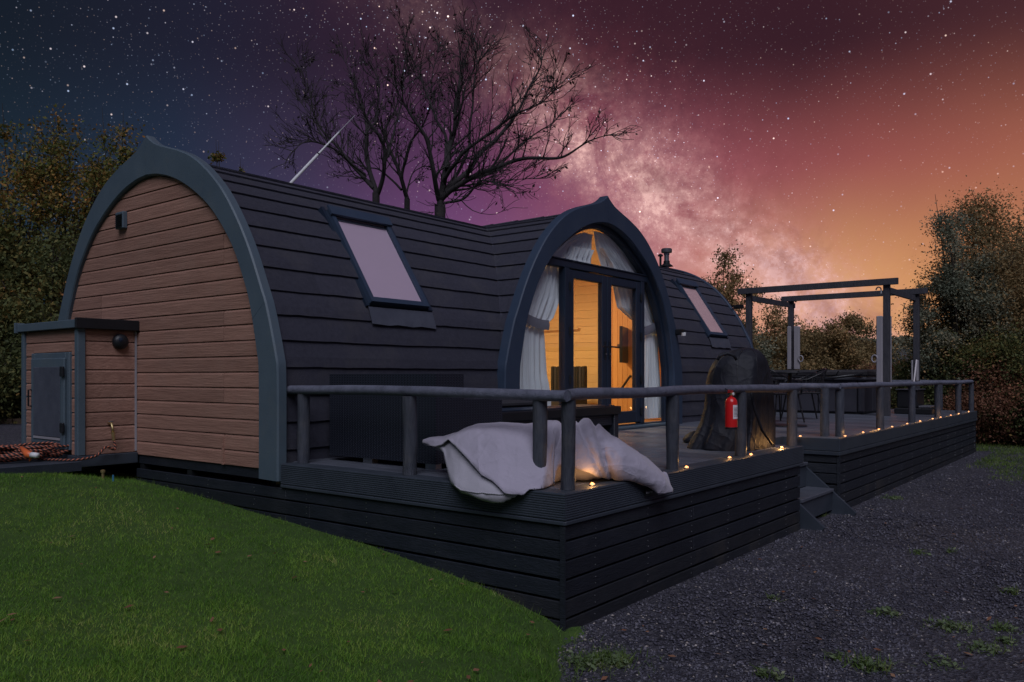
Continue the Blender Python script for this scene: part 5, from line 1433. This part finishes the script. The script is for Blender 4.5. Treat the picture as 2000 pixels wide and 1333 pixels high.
build('roof_sheet', MB().box((XC - .018, YC0 - .03, CZ1 + .03), (.012, YC1 + .04, CZ1 + .07)), M['tile'], cu)
build('gutter_end', MB().box((XC - .07, YC1 + .051, CZ1 - .0), (XC + .02, YC1 + .075, CZ1 + .10), .004), M['trim'], cu)
# door in frame
for a in (((DY0, DZ0), (DY0 + .075, DZ1)), ((DY1 - .075, DZ0), (DY1, DZ1)), ((DY0 + .076, DZ1 - .08), (DY1 - .076, DZ1)), ((DY0 + .076, DZ0), (DY1 - .076, DZ0 + .05))):
    build('door_frame', MB().box((XC - .022, a[0][0], a[0][1]), (XC + .02, a[1][0], a[1][1]), .006), M['trim'], cu)
dr = build('door', MB().box((XC - .045, DY0 + .05, DZ0 + .04), (XC - .023, DY1 - .05, DZ1 - .05), .006), M['trim'], cu)
build('door_panel', MB().box((XC - .052, DY0 + .12, DZ0 + .11), (XC - .0455, DY1 - .12, DZ1 - .13), .004), M['flash'], dr)
for zz in (1.0, 1.50):
    build('hinge', MB().box((XC - .07, DY0 + .03, zz - .045), (XC - .046, DY0 + .085, zz + .045), .006), M['black'], dr)
build('handle', MB().tube([(XC - .05, DY1 - .07, 1.33), (XC - .075, DY1 - .07, 1.33), (XC - .075, DY1 - .07, 1.18), (XC - .05, DY1 - .07, 1.18)], .008, 6), M['black'], dr)
build('door_seal', MB().box((XC - .054, DY0 + .12, DZ0 + .085), (XC - .0455, DY1 - .12, DZ0 + .105)), M['cream'], dr)
lp = on(237, 668, 1, YC0 - .04)
lm = build('bulkhead_lamp', MB().lathe([(.065, 0), (.072, .012), (.068, .04), (.045, .062), (.01, .07)], (lp.x, YC0 - .001, lp.z), 24, 'y'), M['black'], cu, smooth=True)
build('lens', MB().lathe([(.022, 0), (.018, .012), (.004, .016)], (lp.x - .015, YC0 - .06, lp.z + .015), 12, 'y'), M['frame'], lm)
tpp = on(215, 832, 1, YC0 - .03)
tap = build('tap', MB().tube([(tpp.x, YC0 + .0, tpp.z + .02), (tpp.x, YC0 - .06, tpp.z + .02), (tpp.x, YC0 - .075, tpp.z - .02), (tpp.x + .004, YC0 - .075, tpp.z - .06)], [.010, .011, .011, .012], 8), M['brass'], cu, smooth=True)
build('tap_handle', MB().box((tpp.x - .022, YC0 - .055, tpp.z + .034), (tpp.x + .022, YC0 - .043, tpp.z + .044), .003), M['steel'], tap)
build('connector', MB().tube([(tpp.x + .004, YC0 - .075, tpp.z - .055), (tpp.x + .010, YC0 - .078, tpp.z - .13)], [.017, .014], 10), M['brass'], tap)
# platform by the cupboard
pf = thing('service_platform', 'low grey ribbed platform beside the brown cupboard', 'platform', (-1.0, 5.6, .5))
PX0, PX1, PY0, PY1 = -2.2, XC - .032, 4.66, 6.6
x = PX0
while x < PX1 - .02:
    xe = min(x + .143, PX1); build('deck_board', MB().box((x + .002, PY0 + .025, .70), (xe - .002, PY1, .722), .003), M['rib'], pf); x += .143
ribbed_fascia(pf, 'x', PX0, PX1 - .002, PY0 + .02, -1, .722, .64, False)
ribbed_fascia(pf, 'y', PY0 + .022, PY1, PX0, -1, .722, .60, False)
build('support', MB().box((PX1 - .2, PY0 + .2, .3), (PX1 - .1, PY0 + .3, .7)), M['black'], pf); build('support', MB().box((PX0 + .2, PY0 + .2, .3), (PX0 + .3, PY0 + .3, .7)), M['black'], pf)
mp_ = at3(201, 935, 6.95)
single('pipe_stub', MB().lathe([(.012, -.2), (.012, .05), (.02, .052), (.02, .07), (.01, .075)], tuple(mp_), 10), M['brass'], 'short rusty pipe stub poking up under the cupboard', 'pipe')
single('pipe_stub', MB().tube([at3(221, 950, 6.9), at3(221, 928, 6.9)], .008, 8), M['blue'], 'thin blue pipe in the dark gap under the cupboard', 'pipe')

# hose: braided, coiled on the platform, end to the tap
def hose_path():
    pts = []
    s0 = Vector((tpp.x + .010, YC0 - .078, tpp.z - .13))
    ctrl = [s0, s0 + Vector((-.0, -.02, -.08)), Vector((tpp.x - .07, YC0 - .10, .83)), Vector((tpp.x - .16, YC0 - .11, .76)), Vector((XC - .05, YC0 - .10, .738)), Vector((XC - .14, YC0 + .0, .736))]
    pts += ctrl
    c = Vector((XC - .36, YC0 + .33, .738)); rnd = random.Random(4)
    for loop in range(17):
        ra = rnd.uniform(.13, .32); rb = rnd.uniform(.07, .16); ox, oy = rnd.uniform(-.18, .16), rnd.uniform(-.12, .14); th = rnd.uniform(-.3, .3)
        for k in range(12):
            a = 2 * PI * k / 12 + loop * .3
            u, v = ra * math.cos(a), rb * math.sin(a)
            # platform runs to the left of the picture: long axis across the view
            pts.append(Vector((c.x + ox + u * .9 * math.cos(th) - v * math.sin(th) * .5, c.y + oy + v + u * -.25, .738 + loop * .0065 + .012 * rnd.random() + .02 * max(0, math.sin(a * 1.5 + loop)))))
    return pts
hp = smooth_path(hose_path(), 4); hn = 8
mb = MB().tube(hp, .0105, hn)
hs = thing('garden_hose', 'black and orange braided hose coiled beside the cupboard and joined to its tap', 'hose', (XC - .4, YC0 + .3, .72))
ho = build('tubing', mb, M['hose'], hs, smooth=True, recalc=False)
att = ho.data.attributes.new('run', 'FLOAT_VECTOR', 'POINT'); run = 0; vals = []
for i, p in enumerate(hp):
    if i: run += (hp[i] - hp[i - 1]).length
    for k in range(hn): vals += [run, 2 * (k if k < hn / 2 else hn - k) / hn, 0]
att.data.foreach_set('vector', vals)
g0 = at3(48, 880, 6.45); g0.z = .80; 
build('spray_gun', MB().tube([at3(42, 875, 6.5), at3(55, 888, 6.42), at3(62, 889, 6.4)], [.014, .030, .024], 10), M['orange'], hs, smooth=True)
build('nozzle', MB().tube([at3(62, 889, 6.4), at3(74, 890, 6.38)], [.024, .020], 10), M['white'], hs, smooth=True)
build('trigger', MB().tube([at3(50, 880, 6.44), at3(60, 894, 6.42), at3(58, 900, 6.44)], .008, 6), M['orange'], hs)

# ---------------------------------------------------------------- pole behind the roof
pa = on(583, 342, 1, 7.0); pbv = on(693, 226, 1, 7.0); dv = (pbv - pa); k = (pa.z - .5) / dv.z; foot = pa - dv * k
pole = thing('whip_pole', 'thin white tapered pole leaning up behind the cabin roof', 'pole', tuple(foot))
build('lower_section', MB().tube([foot, pa + dv * .33], [.03, .021], 10), M['white'], pole); build('middle_section', MB().tube([pa + dv * .332, pa + dv * .7], [.016, .013], 8), M['white'], pole)
build('tip', MB().tube([pa + dv * .702, pbv], [.010, .005], 8), M['cream'], pole); build('joint', MB().tube([pa + dv * .325, pa + dv * .34], .023, 10), M['black'], pole)

# ---------------------------------------------------------------- vegetation
class Br:
    """grows a branching skeleton into a mesh, keeps tips"""
    def __init__(s, seed): s.mb = MB(); s.tips = []; s.r = random.Random(seed); s.segs = []
    def grow(s, p, d, L, r, lvl, maxl, curve=.25, up=.12, kids=(3, 4), shrink=(.55, .8), spread=.6, sides=None, minr=.004):
        n = max(3, int(4 if lvl else 6)); pts = [p.copy()]; rr = [r]; rend = max(r * .45, minr * .8); dirs = [d.copy()]
        for i in range(n):
            d = (d + Vector((s.r.gauss(0, curve), s.r.gauss(0, curve), s.r.gauss(0, curve) + up)) * .5).normalized()
            p = p + d * (L / n); pts.append(p.copy()); rr.append(r + (rend - r) * (i + 1) / n); dirs.append(d.copy())
        s.mb.tube(pts, rr, (sides or (7, 6, 5, 4, 3, 3, 3))[min(lvl, 6)], caps=False)
        if lvl >= maxl - 1: s.segs += pts[1:]
        if lvl >= maxl: s.tips.append(pts[-1]); return
        k = s.r.randint(*kids)
        for j in range(k):
            f = s.r.uniform(.35, 1.0) if j else 1.0; i = min(int(f * n), n); q = pts[i]
            ax = Vector((s.r.gauss(0, 1), s.r.gauss(0, 1), s.r.gauss(0, 1))).cross(dirs[i]).normalized()
            ang = s.r.uniform(.25, 1) * spread if j else s.r.uniform(0, .3)
            nd = (Matrix.Rotation(ang, 3, ax) @ dirs[i]).normalized()
            s.grow(q, nd, L * s.r.uniform(*shrink), max(rr[i] * s.r.uniform(.55, .78), minr), lvl + 1, maxl, curve, up, kids, shrink, spread, sides, minr)
def bare_tree(px, depth, stems, label, seed, hgt, maxl=5, group=None, base_z=.5, leaves=160, spread=.62, minr=.007):
    b = at(px, depth, base_z); T = thing('bare_tree', label, 'tree', tuple(b), group); g = Br(seed)
    tr = Br(seed + 1)
    Rv = Vector((sA, -cA, 0)); Fv = Vector((cA, sA, 0))
    trunkh = stems.get('trunk', 1.5); r0 = stems['r']
    pts = [b + Vector((0, 0, trunkh * i / 4)) + Rv * .03 * math.sin(i) for i in range(5)]
    mb = MB().tube(pts, [r0 * 1.25, r0 * 1.08, r0, r0 * .97, r0 * .95], 12); build('trunk', mb, M['bark'], T, smooth=True, recalc=False)
    for (dx, dy, dz, Lf, rf) in stems['dirs']:
        d = (Rv * dx + Fv * dy + Vector((0, 0, dz))).normalized()
        g.grow(pts[-1] - Vector((0, 0, r0)), d, hgt * Lf, r0 * rf, 0, maxl, .30, .06, (2, 4), (.52, .76), spread, minr=minr)
    build('crown', g.mb, M['bark'], T, smooth=True, recalc=False)
    if leaves:
        c = np.array([tuple(p) for p in g.r.sample(g.segs, min(leaves, len(g.segs)))]); V, F = leaf_quads(c + [0, 0, -.04], .05, up=-.2)
        fast_mesh('clinging_leaves', V, F, M['leaf_dark'], T)
    return T
def limb_tree(px, depth, label, limbs, seed, trunk_r, base_z=.5):
    """limbs: lists of (px, py, depth offset) reading the real tree's main limbs; finer growth follows from them"""
    b = at(px, depth, base_z); T = thing('bare_tree', label, 'tree', tuple(b), 'bare trees behind the cabin')
    rnd = random.Random(seed); g = Br(seed); mbt = MB(); mbl = MB()
    fork = at3(*limbs[0][0][:2], depth)
    mbt.tube([b, b.lerp(fork, .35) + Vector((.05, 0, 0)), b.lerp(fork, .7), fork], [trunk_r * 1.35, trunk_r * 1.15, trunk_r * 1.05, trunk_r], 12, caps=False)
    build('trunk', mbt, M['bark'], T, smooth=True, recalc=False)
    for li, L in enumerate(limbs):
        r0 = L[0][2]; pts = [at3(q[0], q[1], depth + (q[2] if k else 0)) for k, q in enumerate(L)]
        sp = smooth_path(pts, 7); n = len(sp)
        sp = [p + Vector(mnoise.noise_vector(p * 1.3)) * .10 * min(k / 6, 1) for k, p in enumerate(sp)]
        rr = [max(r0 * (1 - k / n) ** .85, .010) for k in range(n)]
        rr = [max(q * .62, .008) for q in rr]; mbl.tube(sp, rr, 7, caps=False)
        for k in range(3, n):
            dens = .55 + .5 * k / n
            for _ in range(2):
                if rnd.random() > dens * .40: continue
                d = (sp[k] - sp[k - 1]).normalized(); ax = Vector((rnd.gauss(0, 1), rnd.gauss(0, 1), rnd.gauss(0, 1))).cross(d).normalized()
                nd = Matrix.Rotation(rnd.uniform(.35, .95), 3, ax) @ d; nd = (nd + Vector((0, 0, .25))).normalized()
                LL = rnd.uniform(.5, 1.0) * (1.05 - .45 * k / n) * .8
                g.grow(sp[k], nd, LL, max(rr[k] * .5, .011), 2, 4, .34, .10, (2, 4), (.5, .8), .75, minr=.006)
    build('limbs', mbl, M['bark'], T, smooth=True, recalc=False)
    build('twigs', g.mb, M['bark'], T, smooth=True, recalc=False)['kind'] = 'stuff'
    c = np.array([tuple(p) for p in rnd.sample(g.segs, min(420, len(g.segs)))]); V, F = leaf_quads(c + [0, 0, -.05], .04, up=-.2)
    fast_mesh('clinging_leaves', V, F, M['twig'], T, kind='stuff')
def cr(*uv): return [(560 + u * .32, 395 - (1140 - v) * .32 * .93, w) for u, v, w in uv]
TW = .72
limb_tree(862, 17.0, 'broad bare tree with the thickest trunk behind the roof ridge', [
    cr((935, 1160, .12), (980, 900, .2), (1010, 700, .3), (1035, 480, .2), (1065, 280, .4), (1060, 90, .5)),
    cr((945, 1120, .10), (1090, 1000, -.3), (1270, 915, -.6), (1470, 850, -.9), (1680, 845, -1.1), (1850, 745, -1.2), (1975, 715, -1.2)),
    cr((945, 1110, .10), (1100, 930, .3), (1210, 800, .6), (1340, 640, .8), (1450, 440, 1), (1545, 230, 1.1), (1555, 60, 1.2)),
    cr((960, 1000, .07), (1080, 820, -.5), (1230, 690, -.8), (1400, 560, -1.0), (1570, 480, -1.1), (1660, 370, -1.2)),
    cr((930, 1130, .09), (885, 930, -.4), (850, 740, -.6), (760, 600, -.8), (700, 480, -.9), (640, 330, -1)),
    cr((975, 920, .07), (965, 690, .7), (890, 570, 1.0), (820, 330, 1.2), (760, 180, 1.3)),
    cr((960, 1080, .07), (1050, 930, .9), (1120, 700, 1.2), (1150, 450, 1.3), (1150, 200, 1.4), (1130, 80, 1.4)),
    cr((1020, 600, .05), (1080, 500, -.2), (1100, 350, -.3), (1200, 180, -.4)),
    cr((1100, 1000, .05), (1290, 900, .4), (1420, 760, .7), (1600, 640, .9), (1690, 560, 1.0)),
    cr((960, 1150, .05), (1080, 1110, -.4), (1180, 1010, -.7), (1300, 1000, -.9), (1560, 980, -1.0))], 41, .115)
limb_tree(735, 18.6, 'bare tree with widely forked stems, left of the broad one', [
    cr((545, 1080, .10), (505, 900, .2), (480, 740, .3), (470, 560, .4), (430, 400, .5), (335, 180, .6)),
    cr((555, 1090, .09), (600, 900, -.3), (590, 740, -.5), (500, 590, -.7), (400, 430, -.8)),
    cr((530, 1050, .08), (410, 900, .3), (290, 770, .6), (190, 640, .8), (140, 470, .9), (75, 270, 1)),
    cr((480, 960, .05), (330, 820, -.4), (200, 760, -.7), (100, 750, -.9), (25, 820, -1)),
    cr((600, 860, .06), (640, 740, .6), (690, 560, .9), (720, 300, 1), (715, 40, 1.1)),
    cr((480, 700, .05), (540, 560, .4), (560, 400, .6), (520, 250, .7)),
    cr((260, 760, .04), (160, 600, .3), (80, 470, .5))], 52, .085)
limb_tree(792, 19.6, 'slender bare tree between the two larger forked ones', [
    cr((735, 1120, .09), (680, 920, .1), (630, 780, .2), (620, 640, .3), (680, 480, .4), (740, 250, .5)),
    cr((735, 1110, .07), (700, 960, -.3), (760, 760, -.5), (840, 640, -.7), (870, 470, -.8), (920, 130, -.9)),
    cr((700, 1060, .05), (600, 960, .5), (480, 930, .8), (370, 960, .9)),
    cr((730, 1090, .04), (770, 960, .4), (850, 900, .6))], 63, .07)

def leafy(px, depth, top_py, halfw, label, m, seed, name='tree', cat='tree', leaf=.05, n=26000, base_z=.4, low=.12, bark='bark_brown', dens_clump=70, group=None, airy=.0, squash=1.0, trunkr=.12, ragged=.32, sub=None):
    """tree of limbs with leaf clumps at uneven distances: crown fills an uneven volume"""
    rnd = random.Random(seed); g = np.random.default_rng(seed)
    b = at(px, depth, base_z); ztop = CAM[2] + (736 - top_py) / 1590. * depth; h = ztop - base_z
    T = thing(name, label, cat, tuple(b), group)
    br = Br(seed)
    mbt = MB().tube([b, b + Vector((rnd.uniform(-.1, .1), rnd.uniform(-.1, .1), h * .25)), b + Vector((rnd.uniform(-.2, .2), rnd.uniform(-.2, .2), h * .5)), b + Vector((0, 0, h * .8))], [trunkr, trunkr * .8, trunkr * .55, trunkr * .2], 8)
    build('trunk', mbt, M[bark], T, smooth=True, recalc=False)
    # clumps
    cl = []; K = dens_clump; tries = 0
    while len(cl) < K and tries < 9000:
        tries += 1
        u = g.uniform(-1, 1, 3); f = (u[2] + 1) / 2; z = b.z + h * (low + (1 - low) * f)
        prof = math.sin(PI * min(max(.12 + f * .80, 0), 1)) ** .6 * (1 - .25 * f)
        lim = prof * (1 + ragged * mnoise.noise(Vector((u[0] * 2 + seed, u[1] * 2, f * 4))) * 1.6)
        r_ = math.hypot(u[0], u[1])
        if r_ > lim: continue
        if r_ < lim * .35 and g.random() < .6: continue
        cl.append((b.x + u[0] * halfw, b.y + u[1] * halfw, z))
    mb = MB()
    for c in cl[::2]:
        f = rnd.uniform(.25, .7); s0 = Vector((b.x, b.y, b.z + (c[2] - b.z) * f)); e = Vector(c); mid_ = s0.lerp(e, .5) + Vector((0, 0, -.1 * halfw * rnd.random()))
        mb.tube([s0, mid_, e, e + (e - mid_) * .35], [trunkr * .28, trunkr * .18, trunkr * .08, .004], 4, caps=False)
    build('limbs', mb, M[bark], T, smooth=True, recalc=False)
    cl = np.array(cl); per = n // len(cl); cs = []
    for c in cl:
        sc = halfw * g.uniform(.09, .21); k = int(per * g.uniform(.4, 1.6))
        q = g.normal(size=(k, 3)) * [sc, sc, sc * .8 * squash]
        q += (g.normal(size=(1, 3)) * sc * .3)
        cs.append(q + c)
    cs = np.concatenate(cs); cs = cs[cs[:, 2] > base_z - .05]
    V, F = leaf_quads(cs, leaf); fast_mesh('crown', V, F, M[m], T)
    # twiggy outline shoots
    mb = MB(); out = []
    for c in cl:
        for _ in range(3):
            d = Vector(g.normal(size=3)); d.z = abs(d.z) + .7; d.normalize(); L = halfw * g.uniform(.12, .30); p = Vector(c)
            mb.tube([p, p + d * L * .5, p + d * L + Vector((0, 0, .03))], [.012, .008, .003], 3, caps=False)
            for q in range(16): out.append(tuple(p + d * L * g.uniform(.1, 1.0) + Vector(g.normal(size=3)) * .025))
    build('shoots', mb, M[bark], T, recalc=False)['kind'] = 'stuff'
    V, F = leaf_quads(np.array(out), leaf * .75); fast_mesh('shoot_leaves', V, F, M[m], T, kind='stuff')
    return T
GL = 'autumn trees left of the cabin'
leafy(150, 18.5, 232, 1.55, 'tallest brown-leaved tree left of the gable peak', 'leaf_autumn', 3, leaf=0.042, n=18700, low=.2, dens_clump=80, group=GL, ragged=.5)
leafy(232, 20.5, 250, 1.25, 'thin airy tree directly behind the left side of the gable', 'leaf_autumn', 5, leaf=0.043, n=11050, low=.2, dens_clump=55, group=GL, ragged=.6)
leafy(30, 17.0, 262, 1.35, 'brown tree with twin tops at the far left', 'leaf_autumn', 9, leaf=0.040, n=15300, low=.1, dens_clump=70, group=GL, ragged=.5)
leafy(95, 16.2, 455, 1.7, 'dense dark green tree in the lower left behind the cupboard', 'leaf_dark', 12, leaf=0.042, n=25500, low=.02, dens_clump=95, group=GL, ragged=.4)
leafy(-60, 16.0, 420, 1.5, 'dark tree cut by the left edge of the picture', 'leaf_dark', 14, leaf=0.047, n=27200, low=.02, dens_clump=80, group=GL)
leafy(30, 15.4, 600, 1.5, 'low dark shrub filling the gap beneath the left trees', 'leaf_dark', 15, 'shrub', 'shrub', leaf=0.040, n=34000, low=.0, dens_clump=90, group=GL)
leafy(432, 22, 285, .55, 'small leafy treetop just showing over the left end of the ridge', 'leaf_autumn', 17, leaf=0.043, n=1870, low=.5, dens_clump=22, group='treetops over the ridge', ragged=.6)
leafy(484, 22.5, 306, .4, 'smaller sparse treetop over the ridge, right of the other', 'leaf_autumn', 18, leaf=0.040, n=765, low=.6, dens_clump=14, group='treetops over the ridge', ragged=.6)
# middle
GM = 'bushes beyond the hot tub'
leafy(1408, 25, 506, 1.15, 'upright grey-brown bushy tree behind the far roof end', 'leaf_brown', 22, leaf=0.040, n=15300, low=.1, dens_clump=70, group=GM, ragged=.4)
leafy(1355, 27, 560, .9, 'small grey-brown bush partly behind the roof curve', 'leaf_grey', 23, 'bush', 'bush', leaf=0.040, n=8500, low=.1, dens_clump=50, group=GM)
leafy(1500, 29, 590, 1.35, 'brown bush seen between the two left pergola posts', 'leaf_brown', 24, 'bush', 'bush', leaf=0.043, n=20400, low=.0, dens_clump=70, group=GM)
leafy(1575, 31, 640, 1.7, 'wide brown thicket seen through the pergola, left part', 'leaf_brown', 25, 'bush', 'bush', leaf=0.047, n=25500, low=.0, dens_clump=80, group=GM, base_z=.8)
leafy(1645, 30, 622, 1.55, 'rounded brown thicket left of the near pergola post', 'leaf_brown', 26, 'bush', 'bush', leaf=0.047, n=25500, low=.0, dens_clump=80, group=GM, base_z=.8)
leafy(1450, 28, 640, 1.4, 'low olive bush at the foot of the upright tree', 'leaf_grey', 27, 'bush', 'bush', leaf=0.043, n=15300, low=.0, dens_clump=60, group=GM)
# right
GR = 'trees and hedge beyond the far deck end'
leafy(1955, 19.5, 398, 1.9, 'tallest olive tree at the right edge of the picture', 'leaf_brown', 31, leaf=0.031, n=82875, low=.05, dens_clump=110, group=GR, base_z=.0, ragged=.35)
leafy(1880, 18.5, 425, 1.0, 'grey-green willowy tree left of the tallest right one', 'leaf_grey', 32, leaf=0.028, n=41437, low=.1, dens_clump=80, group=GR, base_z=.0, ragged=.5)
leafy(1812, 20.5, 566, .85, 'small airy grey-green tree by the far pergola post', 'leaf_grey', 33, leaf=0.028, n=17531, low=.1, dens_clump=55, group=GR, base_z=.0, ragged=.6)
leafy(2060, 18, 440, 1.9, 'dense tree cut off by the right picture edge', 'leaf_brown', 34, leaf=0.031, n=63750, low=.05, dens_clump=90, group=GR, base_z=.0)
leafy(1850, 19.5, 640, 1.2, 'dark green hedge bush right of the far pergola post', 'leaf_dark', 35, 'bush', 'bush', leaf=0.031, n=44625, low=.0, dens_clump=70, group=GR, base_z=.0)
leafy(1960, 17.5, 700, 1.1, 'copper-tinged hedge bush above the rough grass', 'leaf_copper', 36, 'bush', 'bush', leaf=0.028, n=28687, low=.1, dens_clump=60, group=GR, base_z=.0)
leafy(1925, 18.2, 640, 1.3, 'dark hedge bush behind the end of the rail', 'leaf_dark', 37, 'bush', 'bush', leaf=0.029, n=51000, low=.0, dens_clump=80, group=GR, base_z=.0)
leafy(2030, 17.2, 650, 1.3, 'dark hedge bush low at the right edge', 'leaf_dark', 38, 'bush', 'bush', leaf=0.029, n=51000, low=.0, dens_clump=80, group=GR, base_z=.0)
leafy(1775, 21.5, 690, .8, 'low scrubby bush behind the hot tub corner', 'leaf_grey', 39, 'bush', 'bush', leaf=0.028, n=15937, low=.0, dens_clump=40, group=GR, base_z=.2)
leafy(1720, 24, 705, 1.0, 'low reddish scrub behind the near pergola post', 'leaf_copper', 40, 'bush', 'bush', leaf=0.028, n=12750, low=.0, dens_clump=40, group=GR, base_z=.5)

# far wooded hill
P_ = []
for i, px in enumerate(np.linspace(1180, 2400, 260)):
    yt = 668 + 9 * mnoise.noise(Vector((px * .012, 1, 0))) + 6 * mnoise.noise(Vector((px * .06, 2, 0))) + 4 * mnoise.noise(Vector((px * .25, 3, 0)))
    if px > 1700: yt -= 6
    c0 = at3(px, yt, 160); c1 = at3(px, yt + 6, 150); c2 = at3(px, 720, 110); c3 = at3(px, 760, 80)
    P_.append([c0 + Vector((30, 20, -12)), c0, c1, c2, c3])
mb = MB().grid(P_); structure('far_hill', mb, M['hill'], smooth=True)
hw_ = []
g = np.random.default_rng(77)
cc = np.array([tuple(at3(px, 668 + 9 * mnoise.noise(Vector((px * .012, 1, 0))) + g.uniform(-7, 14), 140 + g.uniform(-6, 6))) for px in g.uniform(1380, 2050, 9000)])
V, F = leaf_quads(cc, .55); fast_mesh('far_wood', V, F, M['leaf_grey'], kind='stuff')

# timber sleepers and gravel path at left
gp = MB(); 
pathpts = [[(x_, y_, float(H(x_, y_)) + .02) for y_ in np.linspace(7.2, 15.5, 24)] for x_ in np.linspace(-6, 6, 24)]
structure('gravel_path', MB().grid(pathpts), M['gravel'], smooth=True)
a = at(-60, 14.9, .60); b_ = at(28, 14.9, .62); c_ = at(120, 14.8, .62)
single('timber_sleeper', MB().beam(a, b_, .12, .14), M['sleeper'], 'weathered timber sleeper edging the path, left of its joint', 'sleeper', 'timber sleepers edging the left path')
single('timber_sleeper', MB().beam(at(30, 14.9, .62), c_, .12, .14), M['sleeper'], 'weathered timber sleeper running behind the cupboard edge', 'sleeper', 'timber sleepers edging the left path')

# weeds in the gravel
def weed(px, py, r_, n, label, tall=.07):
    p = on(px, py, 2, 0.0); T = thing('weed', label, 'weed', tuple(p), 'weeds growing in the gravel')
    pts = np.stack([p.x + RNG.normal(0, r_ * .5, n), p.y + RNG.normal(0, r_ * .5, n)], 1)
    blades('blades', pts, tall, .0035, M['rough_grass'], .9, kind='stuff', parent=T, zf=gz)
    c = np.column_stack([p.x + RNG.normal(0, r_ * .45, n // 2), p.y + RNG.normal(0, r_ * .45, n // 2), RNG.uniform(.008, .035, n // 2)])
    V, F = leaf_quads(c, .016, up=2.5); fast_mesh('leaves', V, F, M['weed'], T, kind='stuff')
for a in ((1795, 1082, .07, 70, 'small grass tuft in the gravel, farthest of the pair by the path middle'), (1858, 1080, .05, 35, 'faint grass tuft right of the farther middle tuft'),
          (1730, 1200, .09, 110, 'low green weed clump in the middle of the gravel'), (1860, 1228, .14, 190, 'broad leafy weed rosette, largest at the right'),
          (1925, 1272, .11, 130, 'flat pale weed rosette near the bottom right'), (1962, 1232, .07, 70, 'small upright weed at the right edge'),
          (1965, 1258, .05, 50, 'tiny weed just below the upright one at the right edge'), (1700, 1305, .11, 170, 'leafy weed clump at the bottom, right of centre'),
          (1500, 1322, .08, 80, 'two-leaved weed at the bottom edge of the gravel'), (1840, 1300, .09, 70, 'flat weed at the bottom right, left of the rosette'),
          (1635, 1288, .05, 30, 'lone sprig in the gravel near the bottom'), (1195, 1296, .10, 200, 'grass tuft beside the lawn edge at the bottom'),
          (1508, 1172, .04, 22, 'pale tiny sprig between deck and weeds'), (1600, 1008, .07, 60, 'grass tuft growing under the deck steps'), (1745, 975, .12, 110, 'straggly grass along the foot of the far deck'),
          (1975, 1160, .06, 50, 'faint weed tuft high at the right edge of the gravel'), (1145, 1300, .12, 220, 'thick grass clump where lawn meets gravel')):
    weed(*a)
